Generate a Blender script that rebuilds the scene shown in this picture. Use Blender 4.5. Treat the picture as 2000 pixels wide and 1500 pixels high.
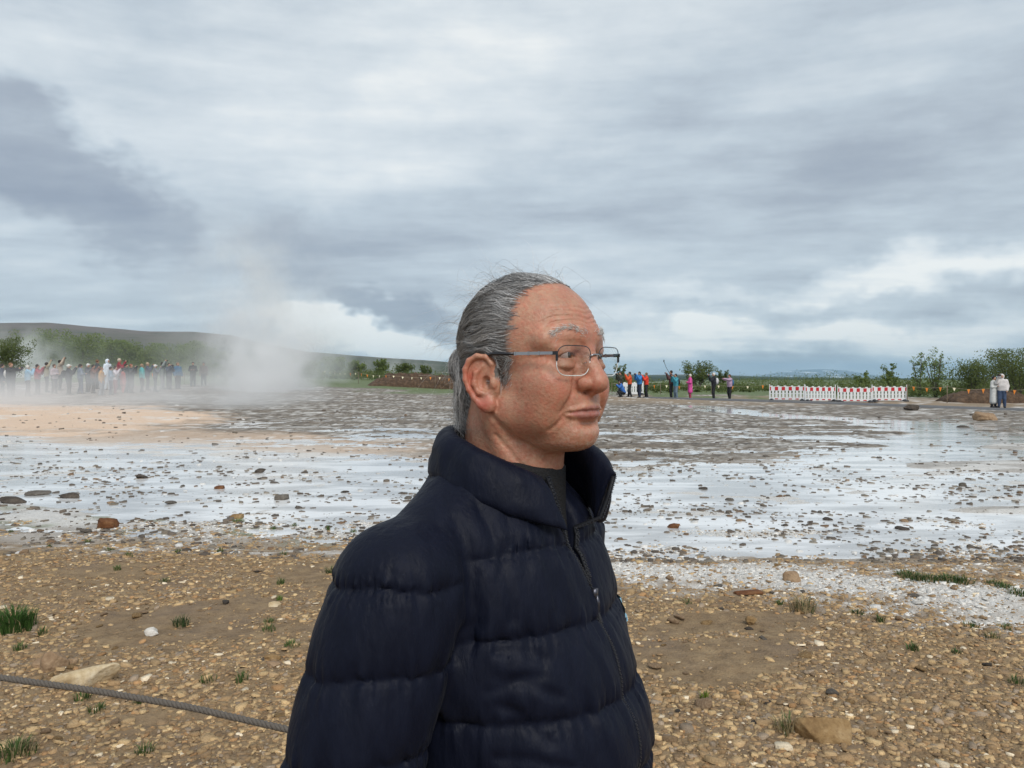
import bpy, math, random
import numpy as np
from mathutils import Vector, Matrix
random.seed(7)
RNG = np.random.default_rng(7)
sc = bpy.context.scene
for _o in list(bpy.data.objects):
    bpy.data.objects.remove(_o, do_unlink=True)
COL = sc.collection
R = math.radians

# ------------------------------------------------------------------ camera
FPX = 1502.0            # focal length in pixels of the 2000 px wide photograph
CAMZ = 1.54
cam_d = bpy.data.cameras.new('camera')
cam_d.sensor_width = 36.0
cam_d.lens = 36.0 * FPX / 2000.0
cam_d.clip_start = 0.05
cam_d.clip_end = 60000
cam = bpy.data.objects.new('camera', cam_d)
cam.location = (0, 0, CAMZ)
cam.rotation_euler = (R(90) - math.atan(10 / FPX), 0, 0)
COL.objects.link(cam)
sc.camera = cam

# ------------------------------------------------------------------ node helpers
def nn(nt, typ, ins=None, **props):
    n = nt.nodes.new(typ)
    for k, v in props.items():
        setattr(n, k, v)
    for k, v in (ins or {}).items():
        if isinstance(v, bpy.types.NodeSocket):
            nt.links.new(v, n.inputs[k])
        else:
            n.inputs[k].default_value = v
    return n
def mth(nt, op, a, b=0.0, c=None, clamp=False):
    ins = {0: a, 1: b}
    if c is not None:
        ins[2] = c
    return nn(nt, 'ShaderNodeMath', ins, operation=op, use_clamp=clamp).outputs[0]
def ramp(nt, fac, stops, interp='LINEAR'):
    n = nn(nt, 'ShaderNodeValToRGB', {0: fac})
    cr = n.color_ramp
    cr.interpolation = interp
    while len(cr.elements) < len(stops):
        cr.elements.new(0.5)
    for e, (p, c) in zip(cr.elements, stops):
        e.position = p
        e.color = (*c[:3], 1)
    return n.outputs[0]
def mixc(nt, f, a, b, blend='MIX'):
    n = nt.nodes.new('ShaderNodeMix')
    n.data_type = 'RGBA'
    n.blend_type = blend
    for s, v in ((n.inputs[0], f), (n.inputs[6], a), (n.inputs[7], b)):
        if isinstance(v, bpy.types.NodeSocket):
            nt.links.new(v, s)
        elif isinstance(v, (tuple, list)):
            s.default_value = (*v[:3], 1)
        else:
            s.default_value = v
    return n.outputs[2]
def mapr(nt, v, a, b, c=0.0, d=1.0, typ='SMOOTHSTEP'):
    return nn(nt, 'ShaderNodeMapRange', {0: v, 1: a, 2: b, 3: c, 4: d}, interpolation_type=typ).outputs[0]
def srgb(r, g, b):
    return tuple((x / 255 / 12.92 if x / 255 <= 0.04045 else ((x / 255 + 0.055) / 1.055) ** 2.4) for x in (r, g, b))

# ------------------------------------------------------------------ sky and sun: broken overcast
SUN_EL, SUN_AZ = R(45), R(162)       # azimuth clockwise from +y (high behind the camera, to its right)
world = bpy.data.worlds.new('World')
sc.world = world
world.use_nodes = True
wt = world.node_tree
wt.nodes.clear()
geo = nn(wt, 'ShaderNodeTexCoord')
D = nn(wt, 'ShaderNodeVectorMath', {0: geo.outputs['Generated']}, operation='NORMALIZE').outputs[0]
sx = nn(wt, 'ShaderNodeSeparateXYZ', {0: D})
dx, dy, dz = sx.outputs
dzp = mth(wt, 'MAXIMUM', dz, 0.0)
den = mth(wt, 'ADD', dzp, 0.10)
pu = mth(wt, 'DIVIDE', dx, den)
pv = mth(wt, 'DIVIDE', dy, den)
P = nn(wt, 'ShaderNodeCombineXYZ', {0: pu, 1: pv, 2: 0.0}).outputs[0]
def wnoise(vec, scale, detail=5, rough=0.55, dist=0.0, off=(0, 0, 0), sc3=(1, 1, 1), rot=0.0):
    m = nn(wt, 'ShaderNodeMapping', {'Vector': vec, 'Location': off, 'Scale': sc3, 'Rotation': (0, 0, rot)})
    return nn(wt, 'ShaderNodeTexNoise', {'Vector': m.outputs[0], 'Scale': scale, 'Detail': detail, 'Roughness': rough, 'Distortion': dist})
big = wnoise(P, 0.55, 2, 0.5, 0.0, (3.1, 1.7, 0), (0.75, 1.1, 1), 0.25).outputs[0]
mid = wnoise(P, 1.5, 4, 0.56, 0.0, (8.3, 2.2, 0), (0.7, 1.25, 1), 0.2).outputs[0]
fine = wnoise(D, 5.5, 5, 0.62, 0.0, (1, 5, 2), (1, 1, 2.4)).outputs[0]
strk = wnoise(D, 2.6, 4, 0.6, 0.0, (2, 7, 1), (1, 1, 11)).outputs[0]
az = mth(wt, 'ARCTAN2', dx, dy)
el = mth(wt, 'ARCSINE', dz)
warp = wnoise(D, 7.0, 4, 0.62, 0.0, (4, 4, 4), (1, 1, 1.6))
ws = nn(wt, 'ShaderNodeSeparateColor', {0: warp.outputs['Color']})
wa = mth(wt, 'MULTIPLY', mth(wt, 'SUBTRACT', ws.outputs[0], 0.5), 0.16)
we = mth(wt, 'MULTIPLY', mth(wt, 'SUBTRACT', ws.outputs[1], 0.5), 0.13)
azw = mth(wt, 'ADD', az, wa)
elw = mth(wt, 'ADD', el, we)
def cloud_bank(px, py, rx, ry, tilt, soft):
    """one cloud bank of the sky, centre and half sizes given as directions"""
    a0, e0 = math.atan((px - 1000) / FPX), math.atan((740 - py) / FPX * math.cos(math.atan((px - 1000) / FPX)))
    ca, sa = math.cos(tilt), math.sin(tilt)
    da = mth(wt, 'SUBTRACT', azw, a0)
    de = mth(wt, 'SUBTRACT', elw, e0)
    p = mth(wt, 'DIVIDE', mth(wt, 'ADD', mth(wt, 'MULTIPLY', da, ca), mth(wt, 'MULTIPLY', de, sa)), rx / FPX)
    q = mth(wt, 'DIVIDE', mth(wt, 'SUBTRACT', mth(wt, 'MULTIPLY', de, ca), mth(wt, 'MULTIPLY', da, sa)), ry / FPX)
    r = mth(wt, 'SQRT', mth(wt, 'ADD', mth(wt, 'MULTIPLY', p, p), mth(wt, 'MULTIPLY', q, q)))
    return mapr(wt, r, 1.0 + soft, 1.0 - soft, 0, 1)
val = mth(wt, 'ADD', 0.60, mth(wt, 'MULTIPLY', mth(wt, 'SUBTRACT', big, 0.5), 0.75))
val = mth(wt, 'ADD', val, mth(wt, 'MULTIPLY', mth(wt, 'SUBTRACT', mid, 0.5), 0.75))
val = mth(wt, 'ADD', val, mth(wt, 'MULTIPLY', mth(wt, 'SUBTRACT', fine, 0.5), 0.62))
val = mth(wt, 'ADD', val, mth(wt, 'MULTIPLY', mth(wt, 'SUBTRACT', strk, 0.5), 0.40))
BANKS = [  # px, py, rx, ry, tilt, softness, strength
    (90, 320, 240, 80, R(-30), 0.34, -0.46),
    (580, 455, 90, 60, R(-20), 0.6, -0.16),
    (1450, 400, 800, 120, R(4), 0.7, -0.20),
    (300, 560, 420, 90, 0, 0.8, -0.12),
    (500, 170, 520, 130, R(8), 0.8, 0.15),
    (1750, 190, 420, 120, R(8), 0.8, -0.05),
    (1750, 545, 520, 22, R(3), 0.8, 0.26),
    (1900, 510, 260, 26, R(8), 0.9, 0.12),
    (1600, 606, 560, 22, R(1), 0.8, -0.10),
    (1330, 660, 330, 30, R(2), 0.7, 0.30),
    (1800, 655, 300, 30, R(0), 0.7, 0.22),
    (700, 665, 185, 36, R(-14), 0.45, 0.75),
    (590, 630, 70, 40, R(0), 0.8, 0.25),
    (765, 620, 140, 36, R(-16), 0.4, -0.50),
    (1640, 715, 500, 26, 0, 0.8, -0.22),
]
for (px, py, rx, ry, t, so, st) in BANKS:
    val = mth(wt, 'ADD', val, mth(wt, 'MULTIPLY', cloud_bank(px, py, rx, ry, t, so), st))
ccol = ramp(wt, val, [(0.0, srgb(146, 157, 174)), (0.28, srgb(164, 175, 189)), (0.55, srgb(189, 202, 214)),
                      (0.8, srgb(214, 224, 232)), (1.0, srgb(238, 243, 245))])
sky = nn(wt, 'ShaderNodeTexSky', sky_type='NISHITA', sun_disc=False)
sky.sun_elevation = SUN_EL
sky.sun_rotation = SUN_AZ
ccol = mixc(wt, 1.0, ccol, (0.745, 0.722, 0.695), 'MULTIPLY')
skyc = mixc(wt, 1.0, sky.outputs[0], (0.09, 0.09, 0.09), 'MULTIPLY')
final = mixc(wt, 0.92, skyc, ccol)
# below the horizon the ground sheet takes over
final = mixc(wt, mapr(wt, dz, -0.02, -0.10), final, (0.16, 0.14, 0.12))
bg = nn(wt, 'ShaderNodeBackground', {0: final, 1: 1.0})
nn(wt, 'ShaderNodeOutputWorld', {0: bg.outputs[0]})
world.cycles.sampling_method = 'MANUAL'
world.cycles.sample_map_resolution = 256

sun_d = bpy.data.lights.new('sun', 'SUN')
sun_d.energy = 1.5
sun_d.angle = R(25)
sun_d.color = (1.0, 0.96, 0.9)
sun = bpy.data.objects.new('sun', sun_d)
sdir = Vector((math.sin(SUN_AZ) * math.cos(SUN_EL), math.cos(SUN_AZ) * math.cos(SUN_EL), math.sin(SUN_EL)))
sun.rotation_euler = sdir.to_track_quat('Z', 'Y').to_euler()
sun.location = (0, 0, 30)
COL.objects.link(sun)

sc.view_settings.view_transform = 'Standard'
sc.view_settings.look = 'None'
sc.view_settings.exposure = 0.60
sc.view_settings.gamma = 1.0
sc.view_settings.use_curve_mapping = False
sc.render.engine = 'CYCLES'
sc.cycles.use_denoising = True
sc.cycles.max_bounces = 12
sc.cycles.diffuse_bounces = 3
sc.cycles.glossy_bounces = 3
sc.cycles.transmission_bounces = 6
sc.cycles.transparent_max_bounces = 16
sc.cycles.volume_bounces = 8
sc.cycles.volume_max_steps = 160

# ------------------------------------------------------------------ object helpers
def smooth(a, b, x):
    t = np.clip((np.asarray(x, dtype=np.float64) - a) / (b - a), 0, 1)
    return t * t * (3 - 2 * t)
def mesh(name, V, F, mat=None, cols=None, shade=True, attr='Col'):
    """V (n,3), F (m,k) array or list of index tuples -> mesh data"""
    me = bpy.data.meshes.new(name)
    V = np.ascontiguousarray(V, dtype=np.float32)
    if isinstance(F, np.ndarray):
        F = np.ascontiguousarray(F, dtype=np.int32)
        k = F.shape[1]
        me.vertices.add(len(V))
        me.vertices.foreach_set('co', V.ravel())
        me.loops.add(F.size)
        me.loops.foreach_set('vertex_index', F.ravel())
        me.polygons.add(len(F))
        me.polygons.foreach_set('loop_start', np.arange(0, F.size, k, dtype=np.int32))
        me.update(calc_edges=True)
    else:
        me.from_pydata([tuple(v) for v in V.tolist()], [], F)
    if cols is not None:
        a = me.color_attributes.new(attr, 'FLOAT_COLOR', 'POINT')
        c = np.ones((len(V), 4), dtype=np.float32)
        c[:, :np.shape(cols)[1]] = cols
        a.data.foreach_set('color', c.ravel())
    if shade:
        me.polygons.foreach_set('use_smooth', np.ones(len(me.polygons), dtype=bool))
    if mat is not None:
        me.materials.append(mat)
    me.validate()
    return me
def link(name, data, parent=None, loc=None, rot=None, label=None, cat=None, group=None, kind=None):
    o = bpy.data.objects.new(name, data)
    COL.objects.link(o)
    if parent is not None:
        o.parent = parent
    if loc is not None:
        o.location = loc
    if rot is not None:
        o.rotation_euler = rot
    tag(o, label, cat, group, kind)
    return o
def tag(o, label=None, cat=None, group=None, kind=None):
    for k, v in (('label', label), ('category', cat), ('group', group), ('kind', kind)):
        if v:
            o[k] = v
class MB:
    """collects vertices and faces of one mesh"""
    def __init__(s):
        s.v, s.f, s.c = [], [], []
    def add(s, V, F, col=None):
        b = len(s.v)
        s.v += [tuple(map(float, v)) for v in V]
        s.f += [tuple(int(i) + b for i in f) for f in F]
        if col is not None:
            s.c += [col] * len(V)
    def box(s, c, d, M=None, col=None):
        x, y, z = d[0] / 2, d[1] / 2, d[2] / 2
        V = [Vector((a * x, b * y, e * z)) for a in (-1, 1) for b in (-1, 1) for e in (-1, 1)]
        if M is not None:
            V = [M @ v for v in V]
        V = [v + Vector(c) for v in V]
        s.add(V, [(0, 1, 3, 2), (4, 6, 7, 5), (0, 4, 5, 1), (2, 3, 7, 6), (0, 2, 6, 4), (1, 5, 7, 3)], col)
    def tube(s, pts, rad, n=8, cap=True, col=None):
        pts = [Vector(p) for p in pts]
        m = len(pts)
        rad = [rad] * m if isinstance(rad, (int, float)) else rad
        t0 = (pts[1] - pts[0]).normalized()
        up = Vector((0, 0, 1)) if abs(t0.z) < 0.9 else Vector((1, 0, 0))
        a = t0.cross(up).normalized()
        V, F = [], []
        for i, p in enumerate(pts):
            t = (pts[min(i + 1, m - 1)] - pts[max(i - 1, 0)])
            t = t.normalized() if t.length > 1e-9 else t0
            a = (a - t * a.dot(t))
            a = a.normalized() if a.length > 1e-6 else t.orthogonal().normalized()
            b = t.cross(a)
            for k in range(n):
                th = 2 * math.pi * k / n
                V.append(p + (a * math.cos(th) + b * math.sin(th)) * rad[i])
        for i in range(m - 1):
            for k in range(n):
                F.append((i * n + k, i * n + (k + 1) % n, (i + 1) * n + (k + 1) % n, (i + 1) * n + k))
        if cap:
            F.append(tuple(range(n - 1, -1, -1)))
            F.append(tuple((m - 1) * n + k for k in range(n)))
        s.add(V, F, col)
    def data(s, name, mat, shade=False):
        me = bpy.data.meshes.new(name)
        me.from_pydata(s.v, [], s.f)
        if s.c:
            a = me.color_attributes.new('Col', 'FLOAT_COLOR', 'POINT')
            a.data.foreach_set('color', np.array([(*c[:3], 1) for c in s.c], dtype=np.float32).ravel())
        if shade:
            me.polygons.foreach_set('use_smooth', np.ones(len(me.polygons), dtype=bool))
        me.materials.append(mat)
        return me

# ------------------------------------------------------------------ numpy noise
_PERM = RNG.permutation(1024).astype(np.int64)
_VAL = RNG.random(1024)
def _h(ix, iy, iz=0):
    return _VAL[_PERM[(ix + _PERM[(iy + _PERM[iz & 1023]) & 1023]) & 1023]]
def vnoise2(x, y, seed=0):
    ix, iy = np.floor(x).astype(np.int64), np.floor(y).astype(np.int64)
    fx, fy = x - ix, y - iy
    fx = fx * fx * fx * (fx * (fx * 6 - 15) + 10)
    fy = fy * fy * fy * (fy * (fy * 6 - 15) + 10)
    a, b = _h(ix, iy, seed), _h(ix + 1, iy, seed)
    c, d = _h(ix, iy + 1, seed), _h(ix + 1, iy + 1, seed)
    return (a + (b - a) * fx) * (1 - fy) + (c + (d - c) * fx) * fy
def fbm2(x, y, oct=5, gain=0.5, seed=0):
    s, a, t = 0.0, 1.0, 0.0
    for i in range(oct):
        s = s + a * vnoise2(x, y, seed + i * 17)
        t += a
        a *= gain
        x, y = x * 1.93 + y * 0.5, y * 1.93 - x * 0.5
    return s / t
def vnoise3(x, y, z, seed=0):
    ix, iy, iz = (np.floor(v).astype(np.int64) for v in (x, y, z))
    fx, fy, fz = x - ix, y - iy, z - iz
    fx, fy, fz = (f * f * (3 - 2 * f) for f in (fx, fy, fz))
    def H(i, j, k):
        return _VAL[_PERM[(ix + i + _PERM[(iy + j + _PERM[(iz + k + seed) & 1023]) & 1023]) & 1023]]
    r = 0
    for i in (0, 1):
        for j in (0, 1):
            for k in (0, 1):
                r = r + H(i, j, k) * (fx if i else 1 - fx) * (fy if j else 1 - fy) * (fz if k else 1 - fz)
    return r

# ------------------------------------------------------------------ signed distance modelling
class Sdf:
    """a distance field on a regular grid, shaped with smooth unions and cuts"""
    def __init__(s, lo, hi, h):
        s.lo, s.h = np.array(lo, dtype=np.float64), h
        s.n = np.ceil((np.array(hi) - s.lo) / h).astype(int) + 1
        s.F = np.full(tuple(s.n), 1.0, dtype=np.float32)
        s.ax = [(s.lo[i] + h * np.arange(s.n[i])).astype(np.float32) for i in range(3)]
    def win(s, lo, hi):
        sl = []
        for i in range(3):
            a = int(max(0, math.floor((lo[i] - s.lo[i]) / s.h)))
            b = int(min(s.n[i], math.ceil((hi[i] - s.lo[i]) / s.h) + 1))
            if b <= a:
                return None, None
            sl.append(slice(a, b))
        X = s.ax[0][sl[0]][:, None, None]
        Y = s.ax[1][sl[1]][None, :, None]
        Z = s.ax[2][sl[2]][None, None, :]
        return tuple(sl), (X, Y, Z)
    def op(s, sl, d, mode, k):
        f = s.F[sl]
        if mode == 'add':
            h = np.clip(0.5 + 0.5 * (d - f) / k, 0, 1)
            s.F[sl] = d * (1 - h) + f * h - k * h * (1 - h)
        elif mode == 'cut':
            h = np.clip(0.5 - 0.5 * (f + d) / k, 0, 1)
            s.F[sl] = f * (1 - h) - d * h + k * h * (1 - h)
    def ell(s, c, r, k=0.008, mode='add', rot=None):
        c, r = np.array(c, float), np.array(r, float)
        m = (r.max() if rot is not None else r) + k * 2 + 2 * s.h
        sl, g = s.win(c - m, c + m)
        if sl is None:
            return
        X, Y, Z = g[0] - c[0], g[1] - c[1], g[2] - c[2]
        if rot is not None:
            Mi = np.array(rot.transposed())
            X, Y, Z = (Mi[i][0] * X + Mi[i][1] * Y + Mi[i][2] * Z for i in range(3))
        q = np.sqrt((X / r[0]) ** 2 + (Y / r[1]) ** 2 + (Z / r[2]) ** 2)
        g2 = np.sqrt((X / r[0] ** 2) ** 2 + (Y / r[1] ** 2) ** 2 + (Z / r[2] ** 2) ** 2) + 1e-9
        s.op(sl, (q * (q - 1) / g2).astype(np.float32), mode, k)
    def cap(s, a, b, ra, rb=None, k=0.008, mode='add'):
        rb = ra if rb is None else rb
        a, b = np.array(a, float), np.array(b, float)
        m = max(ra, rb) + 2 * k + 2 * s.h
        sl, g = s.win(np.minimum(a, b) - m, np.maximum(a, b) + m)
        if sl is None:
            return
        d = b - a
        L = float(d @ d) + 1e-12
        t = np.clip(((g[0] - a[0]) * d[0] + (g[1] - a[1]) * d[1] + (g[2] - a[2]) * d[2]) / L, 0, 1)
        q = np.sqrt((g[0] - a[0] - t * d[0]) ** 2 + (g[1] - a[1] - t * d[1]) ** 2 + (g[2] - a[2] - t * d[2]) ** 2)
        s.op(sl, (q - (ra + (rb - ra) * t)).astype(np.float32), mode, k)
    def chain(s, pts, rad, k=0.006, mode='add'):
        rad = [rad] * len(pts) if isinstance(rad, (int, float)) else rad
        for i in range(len(pts) - 1):
            s.cap(pts[i], pts[i + 1], rad[i], rad[i + 1], k, mode)
    def snap(s, pts, inset=0.0, sub=3):
        """put a polyline onto the surface (resampled), inset by a small depth"""
        pts = np.array(pts, float)
        if sub > 1:
            pts = np.concatenate([pts[i] + (pts[i + 1] - pts[i]) * np.arange(sub)[:, None] / sub for i in range(len(pts) - 1)] + [pts[-1:]])
        for _ in range(12):
            i = np.clip(np.rint((pts - s.lo) / s.h), 1, s.n - 2).astype(int)
            f = s.F[i[:, 0], i[:, 1], i[:, 2]]
            g = np.stack([s.F[i[:, 0] + 1, i[:, 1], i[:, 2]] - s.F[i[:, 0] - 1, i[:, 1], i[:, 2]],
                          s.F[i[:, 0], i[:, 1] + 1, i[:, 2]] - s.F[i[:, 0], i[:, 1] - 1, i[:, 2]],
                          s.F[i[:, 0], i[:, 1], i[:, 2] + 1] - s.F[i[:, 0], i[:, 1], i[:, 2] - 1]], 1)
            g /= np.linalg.norm(g, axis=1, keepdims=True) + 1e-9
            g[:, 2] *= 0.15
            pts = pts - g * np.clip(f + inset, -0.004, 0.004)[:, None] * 0.8
        return pts
    def groove(s, pts, width, depth):
        """a crease of gaussian section pressed into the surface along a polyline"""
        pts = s.snap(pts)
        m = width * 3
        sl, g = s.win(pts.min(0) - m, pts.max(0) + m)
        if sl is None:
            return
        best = None
        for i in range(len(pts) - 1):
            a, d = pts[i], pts[i + 1] - pts[i]
            L = float(d @ d) + 1e-12
            t = np.clip(((g[0] - a[0]) * d[0] + (g[1] - a[1]) * d[1] + (g[2] - a[2]) * d[2]) / L, 0, 1)
            q = (g[0] - a[0] - t * d[0]) ** 2 + (g[1] - a[1] - t * d[1]) ** 2 + (g[2] - a[2] - t * d[2]) ** 2
            best = q if best is None else np.minimum(best, q)
        s.F[sl] += (depth * np.exp(-best / (width * width))).astype(np.float32)
    def surface(s):
        """surface nets -> vertices, quads"""
        F = s.F
        nx, ny, nz = F.shape
        ins = F < 0
        cnt = np.zeros((nx - 1, ny - 1, nz - 1), dtype=np.int8)
        for i in (0, 1):
            for j in (0, 1):
                for k in (0, 1):
                    cnt += ins[i:nx - 1 + i, j:ny - 1 + j, k:nz - 1 + k]
        act = np.argwhere((cnt > 0) & (cnt < 8))
        idx = np.full(cnt.shape, -1, dtype=np.int32)
        idx[act[:, 0], act[:, 1], act[:, 2]] = np.arange(len(act))
        acc = np.zeros((len(act), 3))
        num = np.zeros(len(act))
        C = [(i, j, k) for i in (0, 1) for j in (0, 1) for k in (0, 1)]
        fv = {c: F[act[:, 0] + c[0], act[:, 1] + c[1], act[:, 2] + c[2]] for c in C}
        for c in C:
            for ax in range(3):
                if c[ax] == 0:
                    e = list(c)
                    e[ax] = 1
                    e = tuple(e)
                    a, b = fv[c], fv[e]
                    x = (a < 0) != (b < 0)
                    t = np.where(x, a / np.where(x, a - b, 1), 0)
                    p = np.tile(np.array(c, float), (len(act), 1))
                    p[:, ax] = t
                    acc += p * x[:, None]
                    num += x
        V = (act + acc / num[:, None]) * s.h + s.lo
        quads = []
        for ax in range(3):
            a1, a2 = (ax + 1) % 3, (ax + 2) % 3
            sl0, sl1 = [slice(None)] * 3, [slice(None)] * 3
            sl0[ax], sl1[ax] = slice(0, -1), slice(1, None)
            A, B = ins[tuple(sl0)], ins[tuple(sl1)]
            e = np.argwhere(A != B)
            ok = (e[:, a1] > 0) & (e[:, a2] > 0) & (e[:, a1] < F.shape[a1] - 1) & (e[:, a2] < F.shape[a2] - 1)
            e = e[ok]
            def cell(o1, o2):
                q = e.copy()
                q[:, a1] -= o1
                q[:, a2] -= o2
                return idx[q[:, 0], q[:, 1], q[:, 2]]
            Q = np.stack([cell(1, 1), cell(0, 1), cell(0, 0), cell(1, 0)], 1)
            flip = ~A[e[:, 0], e[:, 1], e[:, 2]]
            Q[flip] = Q[flip][:, ::-1]
            quads.append(Q)
        return V, np.concatenate(quads).astype(np.int32)
def vnormals(V, Q):
    n = np.zeros_like(V)
    fn = np.cross(V[Q[:, 2]] - V[Q[:, 0]], V[Q[:, 3]] - V[Q[:, 1]])
    for i in range(4):
        np.add.at(n, Q[:, i], fn)
    return n / (np.linalg.norm(n, axis=1, keepdims=True) + 1e-12)

# ------------------------------------------------------------------ materials
MATS = {}
def mat(name):
    m = bpy.data.materials.new(name)
    m.use_nodes = True
    m.node_tree.nodes.clear()
    MATS[name] = m
    return m, m.node_tree
def out(nt, bsdf, disp=None):
    nn(nt, 'ShaderNodeOutputMaterial', {0: bsdf} if disp is None else {0: bsdf, 2: disp})
def bumpn(nt, h, dist=0.01, strength=1.0):
    return nn(nt, 'ShaderNodeBump', {'Height': h, 'Distance': dist, 'Strength': strength}).outputs[0]
def simple(name, col, rough=0.7, metal=0.0, var=0.15, nscale=8.0, bump=0.0, attr=False, spec=0.5, sheen=0.0):
    """plain material with a little procedural colour variation and relief"""
    m, nt = mat(name)
    tc = nn(nt, 'ShaderNodeTexCoord').outputs['Object']
    nz = nn(nt, 'ShaderNodeTexNoise', {'Vector': tc, 'Scale': nscale, 'Detail': 4.0}).outputs[0]
    base = nn(nt, 'ShaderNodeVertexColor', layer_name='Col').outputs[0] if attr else None
    if base is None:
        rgb = nn(nt, 'ShaderNodeRGB')
        rgb.outputs[0].default_value = (*col, 1)
        base = rgb.outputs[0]
    f = mapr(nt, nz, 0.25, 0.75, 1 - var, 1 + var, 'LINEAR')
    g = nn(nt, 'ShaderNodeCombineColor', {0: f, 1: f, 2: f}).outputs[0]
    c = mixc(nt, 1.0, base, g, 'MULTIPLY')
    b = nn(nt, 'ShaderNodeBsdfPrincipled', {'Base Color': c, 'Roughness': rough, 'Metallic': metal, 'Specular IOR Level': spec, 'Sheen Weight': sheen})
    if bump:
        nt.links.new(bumpn(nt, nz, bump), b.inputs['Normal'])
    out(nt, b.outputs[0])
    return m
def at_px(px, py, depth):
    """the point at a given distance ahead that is seen at a pixel of the photograph"""
    return Vector(((px - 1000) / FPX * depth, depth, CAMZ + (740 - py) / FPX * depth))
# ================================================================== terrain
def z_base(x, y):
    """smooth lie of the land; the run-off water follows it"""
    s = smooth(13, 50, y)
    z = s * (0.30 - 0.0125 * np.clip(x, -45, 40))
    z = z + 0.022 * np.clip(y - 46, 0, 40) * smooth(0, -18, x)
    z = z - 0.10 * smooth(16, 26, x) * smooth(24, 34, y) * smooth(70, 45, y)
    return z
def px_of(x, y):
    return 1000 + FPX * x / np.maximum(y, 0.3)
def poly_y(px, pts):
    a = np.array(pts, float)
    return np.interp(px, a[:, 0], a[:, 1])
# distances of the shore lines ahead, by bearing
SHORE = [(-2500, 7.3), (0, 7.15), (250, 7.0), (600, 6.75), (900, 6.7), (1200, 6.35), (1600, 6.2), (2000, 6.0), (4500, 5.7)]
STRIP = [(-2500, 9.6), (0, 9.4), (250, 8.6), (430, 8.2), (640, 7.7), (720, 7.2), (4500, 5.0)]
FARW = [(-2500, 24), (0, 20), (300, 18.5), (600, 16.8), (900, 14.8), (1200, 13.6), (1500, 14.6), (1750, 16.0), (1900, 19), (2300, 24), (4500, 28)]
PATH_CL = np.array([(9.0, 50.5), (13.5, 48.0), (18.0, 44.0), (22.5, 40.5), (27.5, 37.5), (35, 34.0), (46, 30)])
def path_dist(x, y):
    d = np.full(np.shape(x), 1e9)
    for a, b_ in zip(PATH_CL[:-1], PATH_CL[1:]):
        v = b_ - a
        t = np.clip(((x - a[0]) * v[0] + (y - a[1]) * v[1]) / (v @ v), 0, 1)
        d = np.minimum(d, np.hypot(x - a[0] - t * v[0], y - a[1] - t * v[1]))
    return d
PATH_H = 0.14
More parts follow.
